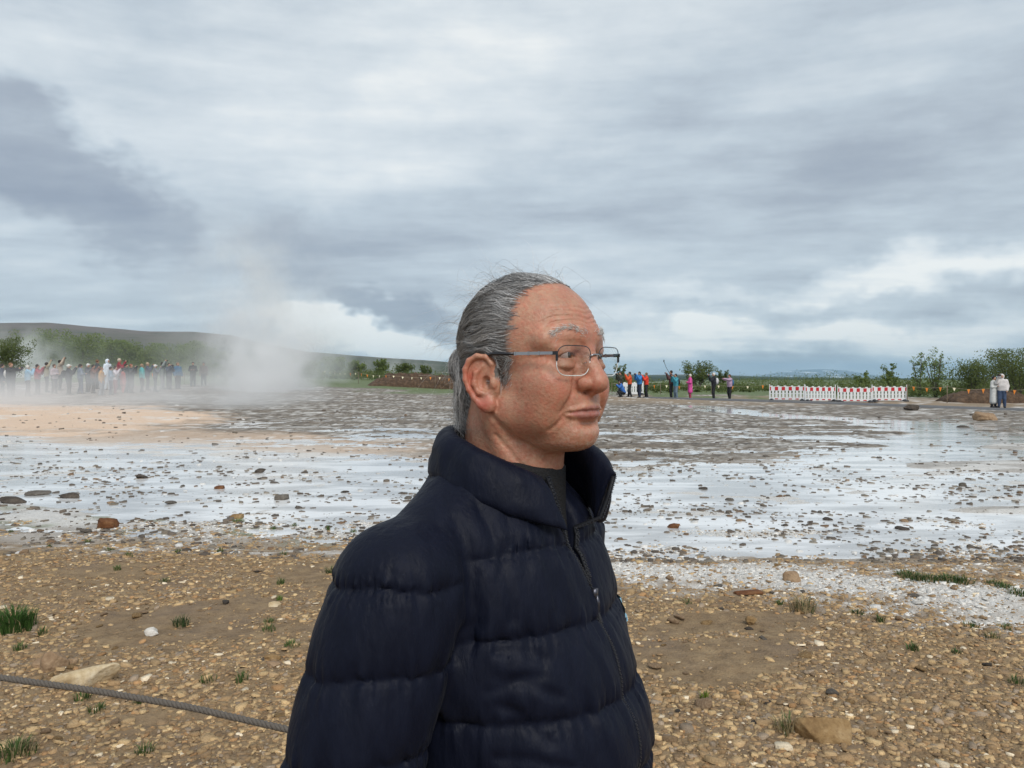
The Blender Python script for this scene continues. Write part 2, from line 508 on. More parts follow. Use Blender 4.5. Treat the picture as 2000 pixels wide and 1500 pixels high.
def ground_fields(x, y):
    """relief over the water level, and the four ground kinds"""
    px = px_of(x, y)
    sh, stp, fw = poly_y(px, SHORE), poly_y(px, STRIP), poly_y(px, FARW)
    n_big = fbm2(x * 0.55 + 7, y * 0.55 + 3, 4) - 0.5
    n_mid = fbm2(x * 1.7 + 31, y * 2.6 + 11, 4) - 0.5
    n_fin = fbm2(x * 9 + 3, y * 14 + 5, 4) - 0.5
    n_vf = fbm2(x * 34 + 3, y * 40 + 5, 3) - 0.5
    d_sh = y - sh + n_big * 1.1 + n_mid * 0.35
    bank = smooth(0.5, -0.9, d_sh)
    basin = smooth(-0.3, 1.2, d_sh) * (1 - smooth(-1.5, 1.5, y - fw + n_big * 3.0))
    far = smooth(-1.5, 1.5, y - fw + n_big * 3.0)
    rel = bank * (0.050 + 0.05 * n_mid + 0.022 * n_fin + 0.016 * n_vf + 0.02 * smooth(0.0, -4, d_sh))
    # gravel strip with a little channel on the left
    strip = smooth(0.1, 0.7, y - sh) * (1 - smooth(-0.5, 0.5, y - stp + n_mid)) * smooth(800, 560, px)
    rel = rel + basin * (-0.010 + 0.060 * np.maximum(n_mid, -0.25) * 0.6 + 0.034 * np.clip(n_fin - 0.10, 0, 1))
    rel = rel + strip * (0.022 + 0.075 * n_mid + 0.02 * n_fin)
    # rough sinter flats with shallow run-off
    streak = fbm2(x * 0.32 + 2 + 0.5 * n_big, y * 0.85 + 9, 5, 0.58) - 0.5
    streak2 = fbm2(x * 1.1 + 12, y * 2.4 + 19, 5, 0.6) - 0.5
    ridg = np.abs(fbm2(x * 0.8 + 5, y * 1.6 + 2, 4, 0.55) - 0.5)
    flat = 0.012 + 0.115 * streak + 0.085 * streak2 + 0.045 * n_fin
    rise = 0.035 * smooth(22, 40, y) + 0.05 * smooth(26, 36, y) * smooth(1200, 500, px)
    rel = rel + far * (flat + rise)
    # bars of gravel in the channel on the right, and the channel itself
    def bar(cx, cy, rx, ry, h):
        q = ((x - cx) / rx) ** 2 + ((y - cy) / ry) ** 2 + n_mid * 1.2
        return h * smooth(1.15, 0.6, q)
    chan = smooth(2.2, 0.6, np.abs(x - np.interp(y, [12, 16, 20, 26, 32, 44], [5.5, 8.5, 12.0, 13.4, 10.0, 9.0]) + n_big * 2)) * smooth(13, 16, y) * smooth(46, 38, y)
    rel = rel - chan * 0.06
    rel = rel + bar(8.9, 13.6, 1.9, 0.9, 0.045) + bar(11.6, 17.6, 2.2, 0.8, 0.045) + bar(6.1, 9.0, 1.0, 0.22, 0.035) + bar(7.5, 9.0, 1.5, 0.3, 0.03)
    rel = rel + 0.16 * smooth(40, 47, y + n_big * 4) + 0.10 * smooth(14, 22, x - 0.25 * (40 - y)) * smooth(18, 30, y)
    pd = smooth(4.5, 2.2, path_dist(x, y))
    rel = rel * (1 - pd) + np.minimum(rel, PATH_H - 0.06) * pd
    # kinds: white crust, orange silt, sinter, turf
    crust_line = poly_y(px, [(-2500, 0), (1150, 6.3), (1250, 5.9), (1450, 5.75), (1700, 5.3), (2000, 4.95), (2600, 4.4)])
    crust = smooth(0.85, 0.1, np.abs(y - crust_line + n_big * 0.7 - 0.1) + 0.55 * (n_fin + 0.2) + 0.5 * n_mid) * smooth(1120, 1180, px)
    crust = np.maximum(crust, 0.75 * smooth(0.35, 0.0, np.abs(d_sh + 0.1)) * smooth(-0.10, 0.12, n_fin))
    crust = np.maximum(crust, basin * (0.45 + 0.45 * smooth(-0.1, 0.1, n_mid)))
    crust = np.maximum(crust, 0.85 * far * smooth(0.10, 0.02, np.abs(streak)) * smooth(0.0, 0.12, n_fin + 0.5 * streak2))
    crust = np.maximum(crust, strip * smooth(0.02, 0.2, n_fin) * 0.8)
    orange = smooth(1.0, 0.45, ((px - 60) / 430) ** 2 + ((y - 26.5 + n_big * 5) / 8.0) ** 2 + n_mid * 0.5)
    peach = smooth(1.0, 0.2, ((px - 350) / 620) ** 2 + ((y - 18.8 + 0.0045 * (px - 350)) / 4.2) ** 2 + n_mid * 0.6) * 0.62
    orange = np.maximum(orange, peach)
    rel = rel + 0.012 * orange * (1 - far * 0.5) + 0.05 * orange * smooth(20, 24, y)
    sint = np.clip(np.maximum(far, basin * 0.9), 0, 1)
    turf = smooth(46, 52, y + n_big * 6 + 0.0 * x) * smooth(0.40, 0.55, fbm2(x * 0.35 + 77, y * 0.2 + 5, 3) + 0.25 * smooth(50, 62, y) - 0.25 * smooth(-6, -14, x) * smooth(66, 52, y))
    turf = np.maximum(turf, strip * smooth(0.55, 0.7, fbm2(x * 1.6 + 9, y * 2.6 + 2, 3)) * 0.6)
    tan = smooth(38, 44, y + n_big * 4) * smooth(56, 50, y) * smooth(900, 1100, px)
    return rel, crust, orange, sint, turf, tan
def ground_z(x, y):
    x, y = np.atleast_1d(np.asarray(x, float)), np.atleast_1d(np.asarray(y, float))
    rel = ground_fields(x, y)[0] * smooth(-2, 0.5, y)
    return z_base(x, y) + rel
def build_ground():
    xs = 46 * np.sinh(np.linspace(-1, 1, 430) * 3.6) / math.sinh(3.6)
    xo = 46 * (9000 / 46) ** (np.arange(1, 17) / 16)
    xs = np.concatenate([-xo[::-1], xs, xo])
    yb = np.linspace(-60, 1.6, 16)[:-1]
    t = np.linspace(0, 1, 530)
    yf = 1.6 * (62 / 1.6) ** t
    yo = 62 * (14000 / 62) ** (np.arange(1, 40) / 39)
    ys = np.concatenate([yb, yf, yo])
    X, Y = np.meshgrid(xs, ys)
    x, y = X.ravel(), Y.ravel()
    rel, crust, orange, sint, turf, tan = ground_fields(x, y)
    z = z_base(x, y) + rel * smooth(-2, 0.5, y)
    nx, ny = len(xs), len(ys)
    idx = np.arange(nx * ny).reshape(ny, nx)
    Q = np.stack([idx[:-1, :-1], idx[:-1, 1:], idx[1:, 1:], idx[1:, :-1]], -1).reshape(-1, 4)
    me = mesh('ground', np.stack([x, y, z], 1), Q, None, np.stack([crust, orange, sint, turf], 1), attr='zone')
    a = me.attributes.new('tan', 'FLOAT', 'POINT')
    a.data.foreach_set('value', tan.astype(np.float32))
    return me, xs, ys
gme, GX, GY = build_ground()
gm_, nt = mat('ground_earth')
zone = nn(nt, 'ShaderNodeAttribute', attribute_name='zone')
zs = nn(nt, 'ShaderNodeSeparateColor', {0: zone.outputs['Color']})
tanv = nn(nt, 'ShaderNodeAttribute', attribute_name='tan').outputs['Fac']
pos = nn(nt, 'ShaderNodeNewGeometry').outputs['Position']
def gn(scale, detail=4.0, rough=0.6, dist=0.0):
    return nn(nt, 'ShaderNodeTexNoise', {'Vector': pos, 'Scale': scale, 'Detail': detail, 'Roughness': rough, 'Distortion': dist}).outputs[0]
g1, g2, g3 = gn(1.3), gn(11.0, 5.0), gn(70.0, 4.0, 0.65)
soil = ramp(nt, g2, [(0.25, (0.13, 0.085, 0.045)), (0.45, (0.22, 0.148, 0.080)), (0.62, (0.31, 0.215, 0.118)), (0.8, (0.40, 0.29, 0.17))])
soil = mixc(nt, mapr(nt, g3, 0.35, 0.75, 0.0, 0.6), soil, (0.33, 0.23, 0.135))
soil = mixc(nt, mapr(nt, g1, 0.45, 0.7, 0.0, 0.55), soil, (0.20, 0.145, 0.105))
sint = ramp(nt, gn(3.2, 6.0, 0.7), [(0.36, (0.075, 0.061, 0.047)), (0.48, (0.165, 0.132, 0.100)), (0.56, (0.26, 0.225, 0.180)), (0.66, (0.60, 0.575, 0.54))])
sint = mixc(nt, mapr(nt, g3, 0.4, 0.7, 0.0, 0.5), sint, (0.12, 0.095, 0.072))
sint = mixc(nt, mapr(nt, g1, 0.5, 0.62, 0.0, 0.5), sint, (0.20, 0.15, 0.105))
c = mixc(nt, zs.outputs[2], soil, sint)
c = mixc(nt, tanv, c, mixc(nt, g2, (0.22, 0.155, 0.098), (0.33, 0.25, 0.165)))
c = mixc(nt, mth(nt, 'MULTIPLY', zs.outputs[1], mapr(nt, g3, 0.2, 0.5, 0.75, 1.0)), c, mixc(nt, g2, (0.64, 0.41, 0.26), (0.80, 0.65, 0.51)))
c = mixc(nt, mth(nt, 'MULTIPLY', zs.outputs[0], mapr(nt, g3, 0.25, 0.6, 0.55, 1.0)), c, mixc(nt, g2, (0.60, 0.57, 0.52), (0.88, 0.87, 0.85)))
turfc = mixc(nt, g2, (0.060, 0.105, 0.018), (0.125, 0.165, 0.038))
tf = mth(nt, 'MULTIPLY', zone.outputs['Alpha'], mapr(nt, g3, 0.3, 0.55, 0.45, 1.0))
c = mixc(nt, tf, c, turfc)
wet = mapr(nt, zs.outputs[2], 0.2, 0.8, 0.92, 0.62)
b = nn(nt, 'ShaderNodeBsdfPrincipled', {'Base Color': c, 'Roughness': wet, 'Specular IOR Level': 0.35})
nt.links.new(bumpn(nt, mth(nt, 'ADD', g2, mth(nt, 'MULTIPLY', g3, 0.5)), 0.03, 1.0), b.inputs['Normal'])
out(nt, b.outputs[0])
gme.materials.append(gm_)
link('ground', gme, kind='structure')

# shallow hot-spring run-off: one thin sheet following the land; the ground stands out of it
def build_water():
    xs, ys = GX[(np.abs(GX) < 60)][::4], GY[(GY > 4.5) & (GY < 47)][::5]
    X, Y = np.meshgrid(xs, ys)
    x, y = X.ravel(), Y.ravel()
    z = z_base(x, y) - 0.002
    idx = np.arange(len(x)).reshape(len(ys), len(xs))
    Q = np.stack([idx[:-1, :-1], idx[:-1, 1:], idx[1:, 1:], idx[1:, :-1]], -1).reshape(-1, 4)
    return mesh('water', np.stack([x, y, z], 1), Q)
wme = build_water()
wm_, nt = mat('shallow_water')
pos = nn(nt, 'ShaderNodeNewGeometry').outputs['Position']
rip = nn(nt, 'ShaderNodeTexNoise', {'Vector': pos, 'Scale': 9.0, 'Detail': 4.0, 'Roughness': 0.6}).outputs[0]
bn = bumpn(nt, rip, 0.008, 0.35)
film = nn(nt, 'ShaderNodeTexNoise', {'Vector': nn(nt, 'ShaderNodeMapping', {'Vector': pos, 'Scale': (0.35, 1.0, 1.0)}).outputs[0], 'Scale': 1.4, 'Detail': 5.0, 'Roughness': 0.6}).outputs[0]
fr = nn(nt, 'ShaderNodeFresnel', {'IOR': 1.36, 'Normal': bn}).outputs[0]
silt = nn(nt, 'ShaderNodeBsdfDiffuse', {'Color': (0.84, 0.84, 0.83, 1)}).outputs[0]      # milky silica in the water
body_w = nn(nt, 'ShaderNodeMixShader', {0: mapr(nt, film, 0.40, 0.60, 0.52, 1.0), 1: nn(nt, 'ShaderNodeBsdfTransparent', {0: (0.86, 0.87, 0.87, 1)}).outputs[0], 2: silt}).outputs[0]
gl = nn(nt, 'ShaderNodeBsdfGlossy', {'Color': (1, 1, 1, 1), 'Roughness': 0.06, 'Normal': bn}).outputs[0]
out(nt, nn(nt, 'ShaderNodeMixShader', {0: fr, 1: body_w, 2: gl}).outputs[0])
wme.materials.append(wm_)
link('water', wme, kind='structure')

# asphalt path on the right, with a kerb-like broken edge
def build_path():
    # centre line from the barriers to beyond the right edge
    P = PATH_CL
    u = np.linspace(0, len(P) - 1, 90)
    Q = np.stack([np.interp(u, np.arange(len(P)), P[:, k]) for k in range(2)], 1)
    for _ in range(12):
        Q[1:-1] = Q[1:-1] * 0.5 + (Q[:-2] + Q[2:]) * 0.25
    T = np.gradient(Q, axis=0)
    N = np.stack([-T[:, 1], T[:, 0]], 1) / np.linalg.norm(T, axis=1, keepdims=True)
    V, F = [], []
    w = 1.55
    for i in range(len(Q)):
        jag = 0.14 * (vnoise2(np.array([i * 0.9]), np.array([3.0]))[0] - 0.5)
        for s_, dz in ((-w - 0.25 + jag, -0.25), (-w + jag, 0.0), (-w * 0.5, 0.02), (0, 0.03), (w * 0.5, 0.02), (w, 0.0), (w + 0.2, -0.25)):
            q = Q[i] + N[i] * s_
            zc = float(z_base(np.array([Q[i, 0]]), np.array([Q[i, 1]]))[0]) + PATH_H
            V.append((q[0], q[1], zc + dz))
    for i in range(len(Q) - 1):
        for k in range(6):
            F.append((i * 7 + k, i * 7 + k + 1, (i + 1) * 7 + k + 1, (i + 1) * 7 + k))
    m_ = simple('asphalt', (0.115, 0.115, 0.118), 0.9, 0, 0.25, 3.0, 0.01)
    return mesh('path', np.array(V), F, m_), Q, N
pme, PQ, PN = build_path()
link('path', pme, kind='structure')

# ---- hills behind
def ridge(name, D, foot, prof, mt, seed, depth_back=900, nu=260, nv=26, rough=1.0):
    """a ridge whose crest is seen along prof (pixel column, pixel row) at distance D"""
    pr = np.array(prof, float)
    cols = np.linspace(pr[0, 0], pr[-1, 0], nu)
    crest = np.interp(cols, pr[:, 0], pr[:, 1])
    V = []
    for j in range(nv + 6):
        t = j / nv
        for i in range(nu):
            H = (740 - crest[i]) / FPX * D + CAMZ
            if t <= 1:
                dist = foot + (D - foot) * t
                sh = t ** 1.25
            else:
                dist = D + depth_back * (t - 1) * 4
                sh = 1 - (t - 1) * 2.2
            x = (cols[i] - 1000) / FPX * dist
            V.append((x, dist, H * sh))
    V = np.array(V)
    n = fbm2(V[:, 0] * 6.0 / D + seed, V[:, 1] * 6.0 / D + seed, 5, 0.55) - 0.5
    n2 = fbm2(V[:, 0] * 40.0 / D + seed, V[:, 1] * 22.0 / D + seed, 4, 0.5) - 0.5
    hh = np.clip(V[:, 2], 0, None)
    V[:, 2] += (n * 0.22 * hh + n2 * 0.05 * hh) * rough * np.clip(1 - np.abs(np.repeat(np.arange(nv + 6), nu) / nv - 1) * 0 - 0.75 * np.exp(-((np.repeat(np.arange(nv + 6), nu) / nv - 1) / 0.12) ** 2), 0, 1)
    V[:nu, 2] = -2
    idx = np.arange((nv + 6) * nu).reshape(nv + 6, nu)
    Q = np.stack([idx[:-1, :-1], idx[:-1, 1:], idx[1:, 1:], idx[1:, :-1]], -1).reshape(-1, 4)
    return link(name, mesh(name, V, Q, mt), kind='structure')
def hill_mat(name, low, mid_, high, s1, s2, zsc):
    m, nt = mat(name)
    pos = nn(nt, 'ShaderNodeNewGeometry').outputs['Position']
    a = nn(nt, 'ShaderNodeTexNoise', {'Vector': pos, 'Scale': s1, 'Detail': 6.0, 'Roughness': 0.65}).outputs[0]
    b_ = nn(nt, 'ShaderNodeTexNoise', {'Vector': pos, 'Scale': s2, 'Detail': 5.0, 'Roughness': 0.6}).outputs[0]
    h = mth(nt, 'DIVIDE', nn(nt, 'ShaderNodeSeparateXYZ', {0: pos}).outputs[2], zsc)
    f = mth(nt, 'ADD', h, mth(nt, 'MULTIPLY', mth(nt, 'SUBTRACT', a, 0.5), 1.3))
    c = ramp(nt, f, [(0.05, low), (0.4, mid_), (0.85, high)])
    c = mixc(nt, mapr(nt, b_, 0.5, 0.68, 0, 0.6), c, low)
    out(nt, nn(nt, 'ShaderNodeBsdfPrincipled', {'Base Color': c, 'Roughness': 0.95, 'Specular IOR Level': 0.1}).outputs[0])
    return m
hm1 = hill_mat('moor_hill', (0.045, 0.060, 0.028), (0.105, 0.098, 0.070), (0.155, 0.125, 0.105), 0.006, 0.02, 110)
ridge('hill', 1500, 260, [(-1600, 690), (-700, 655), (-300, 634), (0, 630), (90, 629), (150, 634), (230, 641), (290, 646), (380, 647), (450, 654), (520, 671), (600, 687), (680, 693), (760, 699), (860, 706), (1000, 718), (1150, 732), (1300, 741)], hm1, 3.3)
hm2 = hill_mat('wooded_plain', (0.022, 0.036, 0.018), (0.050, 0.066, 0.032), (0.15, 0.13, 0.085), 0.004, 0.012, 26)
ridge('hill', 3200, 900, [(700, 738), (1000, 734), (1180, 730), (1270, 732), (1350, 731), (1430, 733), (1470, 735), (1560, 737), (1700, 739), (2000, 738), (2600, 734), (3600, 730)], hm2, 9.1, rough=0.5)
hm3, nt = mat('snowy_mountain')
pos = nn(nt, 'ShaderNodeNewGeometry').outputs['Position']
sn = nn(nt, 'ShaderNodeTexNoise', {'Vector': nn(nt, 'ShaderNodeMapping', {'Vector': pos, 'Scale': (1, 0.4, 2.2)}).outputs[0], 'Scale': 0.0035, 'Detail': 6.0, 'Roughness': 0.7}).outputs[0]
c = mixc(nt, mapr(nt, sn, 0.57, 0.62), (0.07, 0.08, 0.09), (0.8, 0.82, 0.85))
out(nt, nn(nt, 'ShaderNodeBsdfPrincipled', {'Base Color': c, 'Roughness': 0.9}).outputs[0])
ridge('mountain', 12500, 9000, [(1380, 741), (1450, 737), (1490, 732), (1530, 726), (1570, 722), (1610, 721), (1650, 723), (1690, 730), (1740, 737), (1800, 741)], hm3, 5.5, depth_back=3000, nu=120, rough=1.2)
# ================================================================== trees and bushes
leaf_mats = {}
def leaf_mat(name, a, b_):
    m, nt = mat(name)
    vc = nn(nt, 'ShaderNodeVertexColor', layer_name='Col').outputs[0]
    pos = nn(nt, 'ShaderNodeNewGeometry').outputs['Position']
    nz = nn(nt, 'ShaderNodeTexNoise', {'Vector': pos, 'Scale': 0.9, 'Detail': 3.0}).outputs[0]
    f = nn(nt, 'ShaderNodeSeparateColor', {0: vc}).outputs[0]
    c = mixc(nt, mth(nt, 'ADD', mth(nt, 'MULTIPLY', f, 0.6), mth(nt, 'MULTIPLY', nz, 0.5)), a, b_)
    d = nn(nt, 'ShaderNodeBsdfPrincipled', {'Base Color': c, 'Roughness': 0.7, 'Specular IOR Level': 0.2})
    tr = nn(nt, 'ShaderNodeBsdfTranslucent', {'Color': c}).outputs[0]
    out(nt, nn(nt, 'ShaderNodeMixShader', {0: 0.4, 1: d.outputs[0], 2: tr}).outputs[0])
    return m
LEAF = leaf_mat('birch_leaf', (0.105, 0.155, 0.030), (0.23, 0.285, 0.080))
LEAFD = leaf_mat('willow_leaf', (0.080, 0.115, 0.032), (0.19, 0.225, 0.078))
BARK = simple('birch_bark', (0.10, 0.082, 0.066), 0.9, 0, 0.3, 6.0)
def leaf_cloud(centres, radii, n, size, rng):
    """n leaf-sized quads spread through a set of clumps"""
    k = rng.integers(0, len(centres), n)
    d = rng.normal(0, 1, (n, 3))
    d /= np.linalg.norm(d, axis=1, keepdims=True)
    r = rng.random((n, 1)) ** 0.45
    P = centres[k] + d * r * radii[k][:, None]
    a = rng.normal(0, 1, (n, 3))
    a /= np.linalg.norm(a, axis=1, keepdims=True)
    b_ = np.cross(a, rng.normal(0, 1, (n, 3)))
    b_ /= np.linalg.norm(b_, axis=1, keepdims=True) + 1e-9
    s = size * rng.uniform(0.6, 1.4, (n, 1))
    V = np.stack([P - a * s, P + b_ * s * 0.55, P + a * s, P - b_ * s * 0.55], 1).reshape(-1, 3)
    Q = np.arange(n * 4).reshape(n, 4)
    c = np.repeat(rng.random(n)[:, None], 4, 1).reshape(-1, 1)
    return V, Q, np.repeat(c, 3, 1)
def tree(name, px, depth, top_py, width_px, label, cat, leaves=2200, group=None, dense=1.0, mt=None, stems=4, seed=0, lsize=None):
    rng = np.random.default_rng(1000 + seed)
    x = (px - 1000) / FPX * depth
    z0 = float(ground_z(x, depth)[0]) - 0.05
    H = CAMZ + (740 - top_py) / FPX * depth - z0
    W = width_px / FPX * depth / 2
    root = link(name, None, loc=(x, depth, z0), label=label, cat=cat, group=group)
    tr = MB()
    tips = []
    for k in range(stems):
        a = 2 * math.pi * (k + rng.random()) / stems
        lean = rng.uniform(0.15, 0.75) if stems > 1 else 0.1
        p = Vector((rng.normal(0, 0.05), rng.normal(0, 0.05), 0))
        end = Vector((math.cos(a) * W * lean, math.sin(a) * W * lean, H * rng.uniform(0.72, 0.98)))
        pts = [p.lerp(end, t) + Vector((rng.normal(0, 0.04), rng.normal(0, 0.04), 0)) * H * 0.25 * math.sin(t * 3.1) for t in np.linspace(0, 1, 6)]
        r0 = 0.012 * H + 0.012
        tr.tube(pts, [r0 * (1 - 0.85 * t) + 0.004 for t in np.linspace(0, 1, 6)], 5)
        tips += [(q, 0.5) for q in pts[3:]]
        for j in range(5):
            t = rng.uniform(0.25, 0.95)
            q = p.lerp(end, t)
            b2 = rng.uniform(0, 6.28)
            L = W * rng.uniform(0.35, 0.85) * (1.1 - 0.6 * t)
            e = q + Vector((math.cos(b2) * L, math.sin(b2) * L, L * rng.uniform(0.35, 1.1)))
            e.z = min(e.z, H * 1.0)
            tr.tube([q, q.lerp(e, 0.5) + Vector((0, 0, 0.04 * L)), e], [0.010 * H * 0.45 + 0.003, 0.006, 0.003], 4)
            tips += [(q.lerp(e, 0.6), 0.8), (e, 1.0)]
    link('trunk', tr.data('trunk', BARK, True), root)
    C = np.array([tuple(t[0]) for t in tips])
    C = np.concatenate([C, C + rng.normal(0, 0.10, C.shape) * np.array((W, W, H * 0.6))])
    if dense > 1.2:      # bushy to the ground
        m = int(20 * dense)
        th, u = rng.uniform(0, 6.28, m), rng.random(m) ** 0.6
        C = np.concatenate([C, np.stack([np.cos(th) * W * 0.8 * u, np.sin(th) * W * 0.8 * u, rng.uniform(0.08, 0.75, m) * H], 1)])
    rad = rng.uniform(0.13, 0.32, len(C)) * min(W, H) * (0.75 if dense < 1 else 1.0)
    V, Q, c = leaf_cloud(C, rad, int(leaves * 2.0), lsize or 0.00105 * depth, rng)
    V[:, 2] = np.clip(V[:, 2], 0.02, H * 1.06)
    link('crown', mesh('crown', V, Q, mt or LEAF, c, shade=False), root)
    return root
TREES = [
    # px, depth, top, width, leaves, dense, mat, stems, name, label
    (1985, 47, 686, 165, 5200, 1.6, LEAFD, 7, 'willow_bush', 'tall dense dark green bush at the right edge behind the couple'),
    (1905, 55, 703, 120, 3200, 1.3, LEAFD, 6, 'willow_bush', 'broad green bush just left of the tallest bush on the right'),
    (1828, 58, 682, 75, 900, 0.8, LEAF, 5, 'birch_tree', 'tall sparse tree with bare upright twigs right of the barriers'),
    (1796, 60, 690, 40, 350, 0.7, LEAF, 3, 'birch_tree', 'thin nearly bare sapling beside the tall sparse tree'),
    (1737, 62, 713, 44, 900, 0.9, LEAF, 4, 'birch_tree', 'small upright leafy tree behind the right end of the barriers'),
    (1683, 66, 726, 34, 600, 0.9, LEAF, 3, 'birch_tree', 'little leafy shrub peeping over the middle of the barriers'),
    (1365, 76, 707, 66, 1700, 1.0, LEAFD, 6, 'birch_tree', 'round crowned lone tree on the flat between the spectators'),
    (1408, 80, 722, 34, 500, 0.9, LEAFD, 4, 'birch_tree', 'small tree beside the round crowned lone tree'),
    (1212, 82, 712, 34, 500, 0.8, LEAFD, 4, 'birch_tree', 'thin small tree seen just past the far lens of the glasses'),
    (12, 56, 662, 110, 3200, 1.4, LEAFD, 6, 'willow_bush', 'dark green bush at the left edge behind the crowd'),
    (655, 84, 699, 52, 1700, 1.3, LEAF, 6, 'birch_tree', 'rounded bright green shrub right of the steam plume'),
    (698, 84, 704, 40, 1300, 1.3, LEAF, 5, 'birch_tree', 'second bright green shrub right of the steam plume'),
    (745, 86, 703, 34, 1000, 1.1, LEAF, 4, 'birch_tree', 'upright green shrub above the left end of the soil mound'),
    (790, 88, 711, 40, 1000, 1.0, LEAFD, 5, 'birch_tree', 'loose green shrub above the middle of the soil mound'),
    (832, 88, 714, 30, 700, 1.0, LEAFD, 4, 'birch_tree', 'small green shrub above the right end of the soil mound'),
    (95, 92, 648, 120, 4200, 1.7, LEAF, 7, 'birch_tree', 'tallest leafy tree of the grove behind the crowd'),
    (165, 96, 655, 110, 3600, 1.7, LEAF, 6, 'birch_tree', 'leafy tree second from the left in the grove'),
    (225, 92, 668, 90, 3000, 1.7, LEAF, 6, 'birch_tree', 'leafy tree in the middle of the grove above the white hooded visitor'),
    (282, 94, 672, 90, 3000, 1.7, LEAF, 6, 'birch_tree', 'leafy tree right of the middle of the misty grove'),
    (340, 98, 674, 90, 2800, 1.7, LEAF, 6, 'birch_tree', 'leafy tree near the right end of the misty grove'),
    (395, 96, 669, 80, 2400, 1.6, LEAF, 6, 'birch_tree', 'last tree of the grove, half lost in the steam'),
    (450, 100, 690, 80, 1600, 1.6, LEAF, 5, 'birch_tree', 'low tree hidden behind the thick steam'),
    (590, 96, 705, 60, 1400, 1.6, LEAF, 5, 'birch_tree', 'low green bush at the right flank of the steam plume'),
]
for i, (px, dep, top, wid, nl, de, mt_, st, nm, lb) in enumerate(TREES):
    tree(nm, px, dep, top, wid, lb, 'bush' if 'bush' in nm else 'tree', nl, 'trees and bushes round the spring field', de, mt_, st, i)
# the low scrub beyond the field reads as one mass
def scrub():
    rng = np.random.default_rng(5)
    C, Rr = [], []
    def row(px0, px1, d0, d1, n, h0, h1):
        for _ in range(n):
            d = rng.uniform(d0, d1)
            x = (rng.uniform(px0, px1) - 1000) / FPX * d
            g = float(ground_z(x, d)[0])
            h = rng.uniform(h0, h1)
            for _k in range(4):
                C.append((x + rng.normal(0, h * 0.6), d + rng.normal(0, h * 0.5), g + h * rng.uniform(0.15, 0.7)))
                Rr.append(h * rng.uniform(0.3, 0.55))
    row(1640, 2150, 56, 75, 150, 0.6, 1.9)
    row(1180, 1660, 62, 100, 170, 0.3, 1.0)
    row(1420, 1720, 120, 330, 130, 1.2, 3.2)
    row(600, 900, 76, 100, 130, 0.4, 1.5)
    row(-150, 620, 78, 105, 280, 0.8, 3.0)
    row(850, 1250, 80, 140, 90, 0.4, 1.6)
    C, Rr = np.array(C), np.array(Rr)
    n = 100000
    V, Q, c = leaf_cloud(C, Rr, n, 0.10, rng)
    return mesh('scrub', V, Q, LEAFD, c, shade=False)
link('scrub', scrub(), kind='stuff', label='low green scrub beyond the spring field', cat='scrub')
# ================================================================== barriers, pennants, rope
white_p = simple('white_plastic', (0.72, 0.73, 0.73), 0.45, 0, 0.08, 4.0)
red_p = simple('red_reflective', (0.50, 0.018, 0.022), 0.35, 0, 0.1, 4.0)
grey_p = simple('grey_rubber', (0.055, 0.055, 0.06), 0.85, 0, 0.2, 4.0)
def panel_mesh():
    """one plastic barrier panel: frame, ten slots, toothed top"""
    m = MB()
    W, n = 1.94, 10
    m.box((0, 0, 0.13), (W, 0.045, 0.14))
    m.box((0, 0, 0.73), (W, 0.045, 0.26))
    m.box((0, 0, 0.43), (W, 0.03, 0.04))
    pitch = W / n
    for k in range(n + 1):
        x = -W / 2 + k * pitch
        w = 0.125 if 0 < k < n else 0.06
        x = min(max(x, -W / 2 + w / 2), W / 2 - w / 2)
        m.box((x, 0, 0.40), (w, 0.042, 0.41))
    for k in range(0, n):
        x = -W / 2 + (k + 0.5) * pitch
        if k % 2 == 0:
            m.box((x, 0, 0.885), (0.13, 0.043, 0.055))
    for s_ in (-1, 1):
        m.box((s_ * (W / 2 + 0.01), 0, 0.53), (0.035, 0.05, 0.94))
    return m.data('panel', white_p)
pan_me = panel_mesh()
def red_plate(w, h):
    m = MB()
    m.box((0, 0, 0), (w, 0.008, h))
    return m.data('red_plate', red_p)
rp_top, rp_end, rp_low = red_plate(0.185, 0.21), red_plate(0.07, 0.21), red_plate(0.19, 0.055)
ft = MB()
ft.box((0, 0, 0.045), (0.24, 0.72, 0.09))
ft.box((0, 0, 0.11), (0.12, 0.2, 0.05))
foot_me = ft.data('foot', grey_p)
bar_pts = [at_px(1506, 780, 46.2), at_px(1568, 785, 45.6), at_px(1636, 785, 46.0), at_px(1703, 786, 45.8), at_px(1771, 787, 45.6)]
BARL = ['leftmost red and white barrier panel, turned slightly away', 'second red and white barrier panel from the left',
        'third red and white barrier panel from the left', 'rightmost red and white barrier panel beside the bushes']
for i in range(4):
    a, b_ = bar_pts[i], bar_pts[i + 1]
    mid_ = (a + b_) / 2
    dv = b_ - a
    gz = float(ground_z(mid_.x, mid_.y)[0])
    o = link('barrier', None, loc=(mid_.x, mid_.y, max(gz, float(z_base(np.array([mid_.x]), np.array([mid_.y]))[0]) + PATH_H)), rot=(0, 0, math.atan2(dv.y, dv.x)), label=BARL[i], cat='barrier', group='red and white barriers')
    link('panel', pan_me, o)
    for k in range(1, 5):
        link('red_plate', rp_top, o, loc=(-0.97 + k * 0.388, -0.028, 0.73))
        link('red_plate', rp_low, o, loc=(-0.97 + k * 0.388, -0.028, 0.115))
    for s_ in (-1, 1):
        link('red_plate', rp_end, o, loc=(s_ * 0.925, -0.028, 0.73))
        link('foot', foot_me, o, loc=(s_ * 0.86, 0, 0.0))
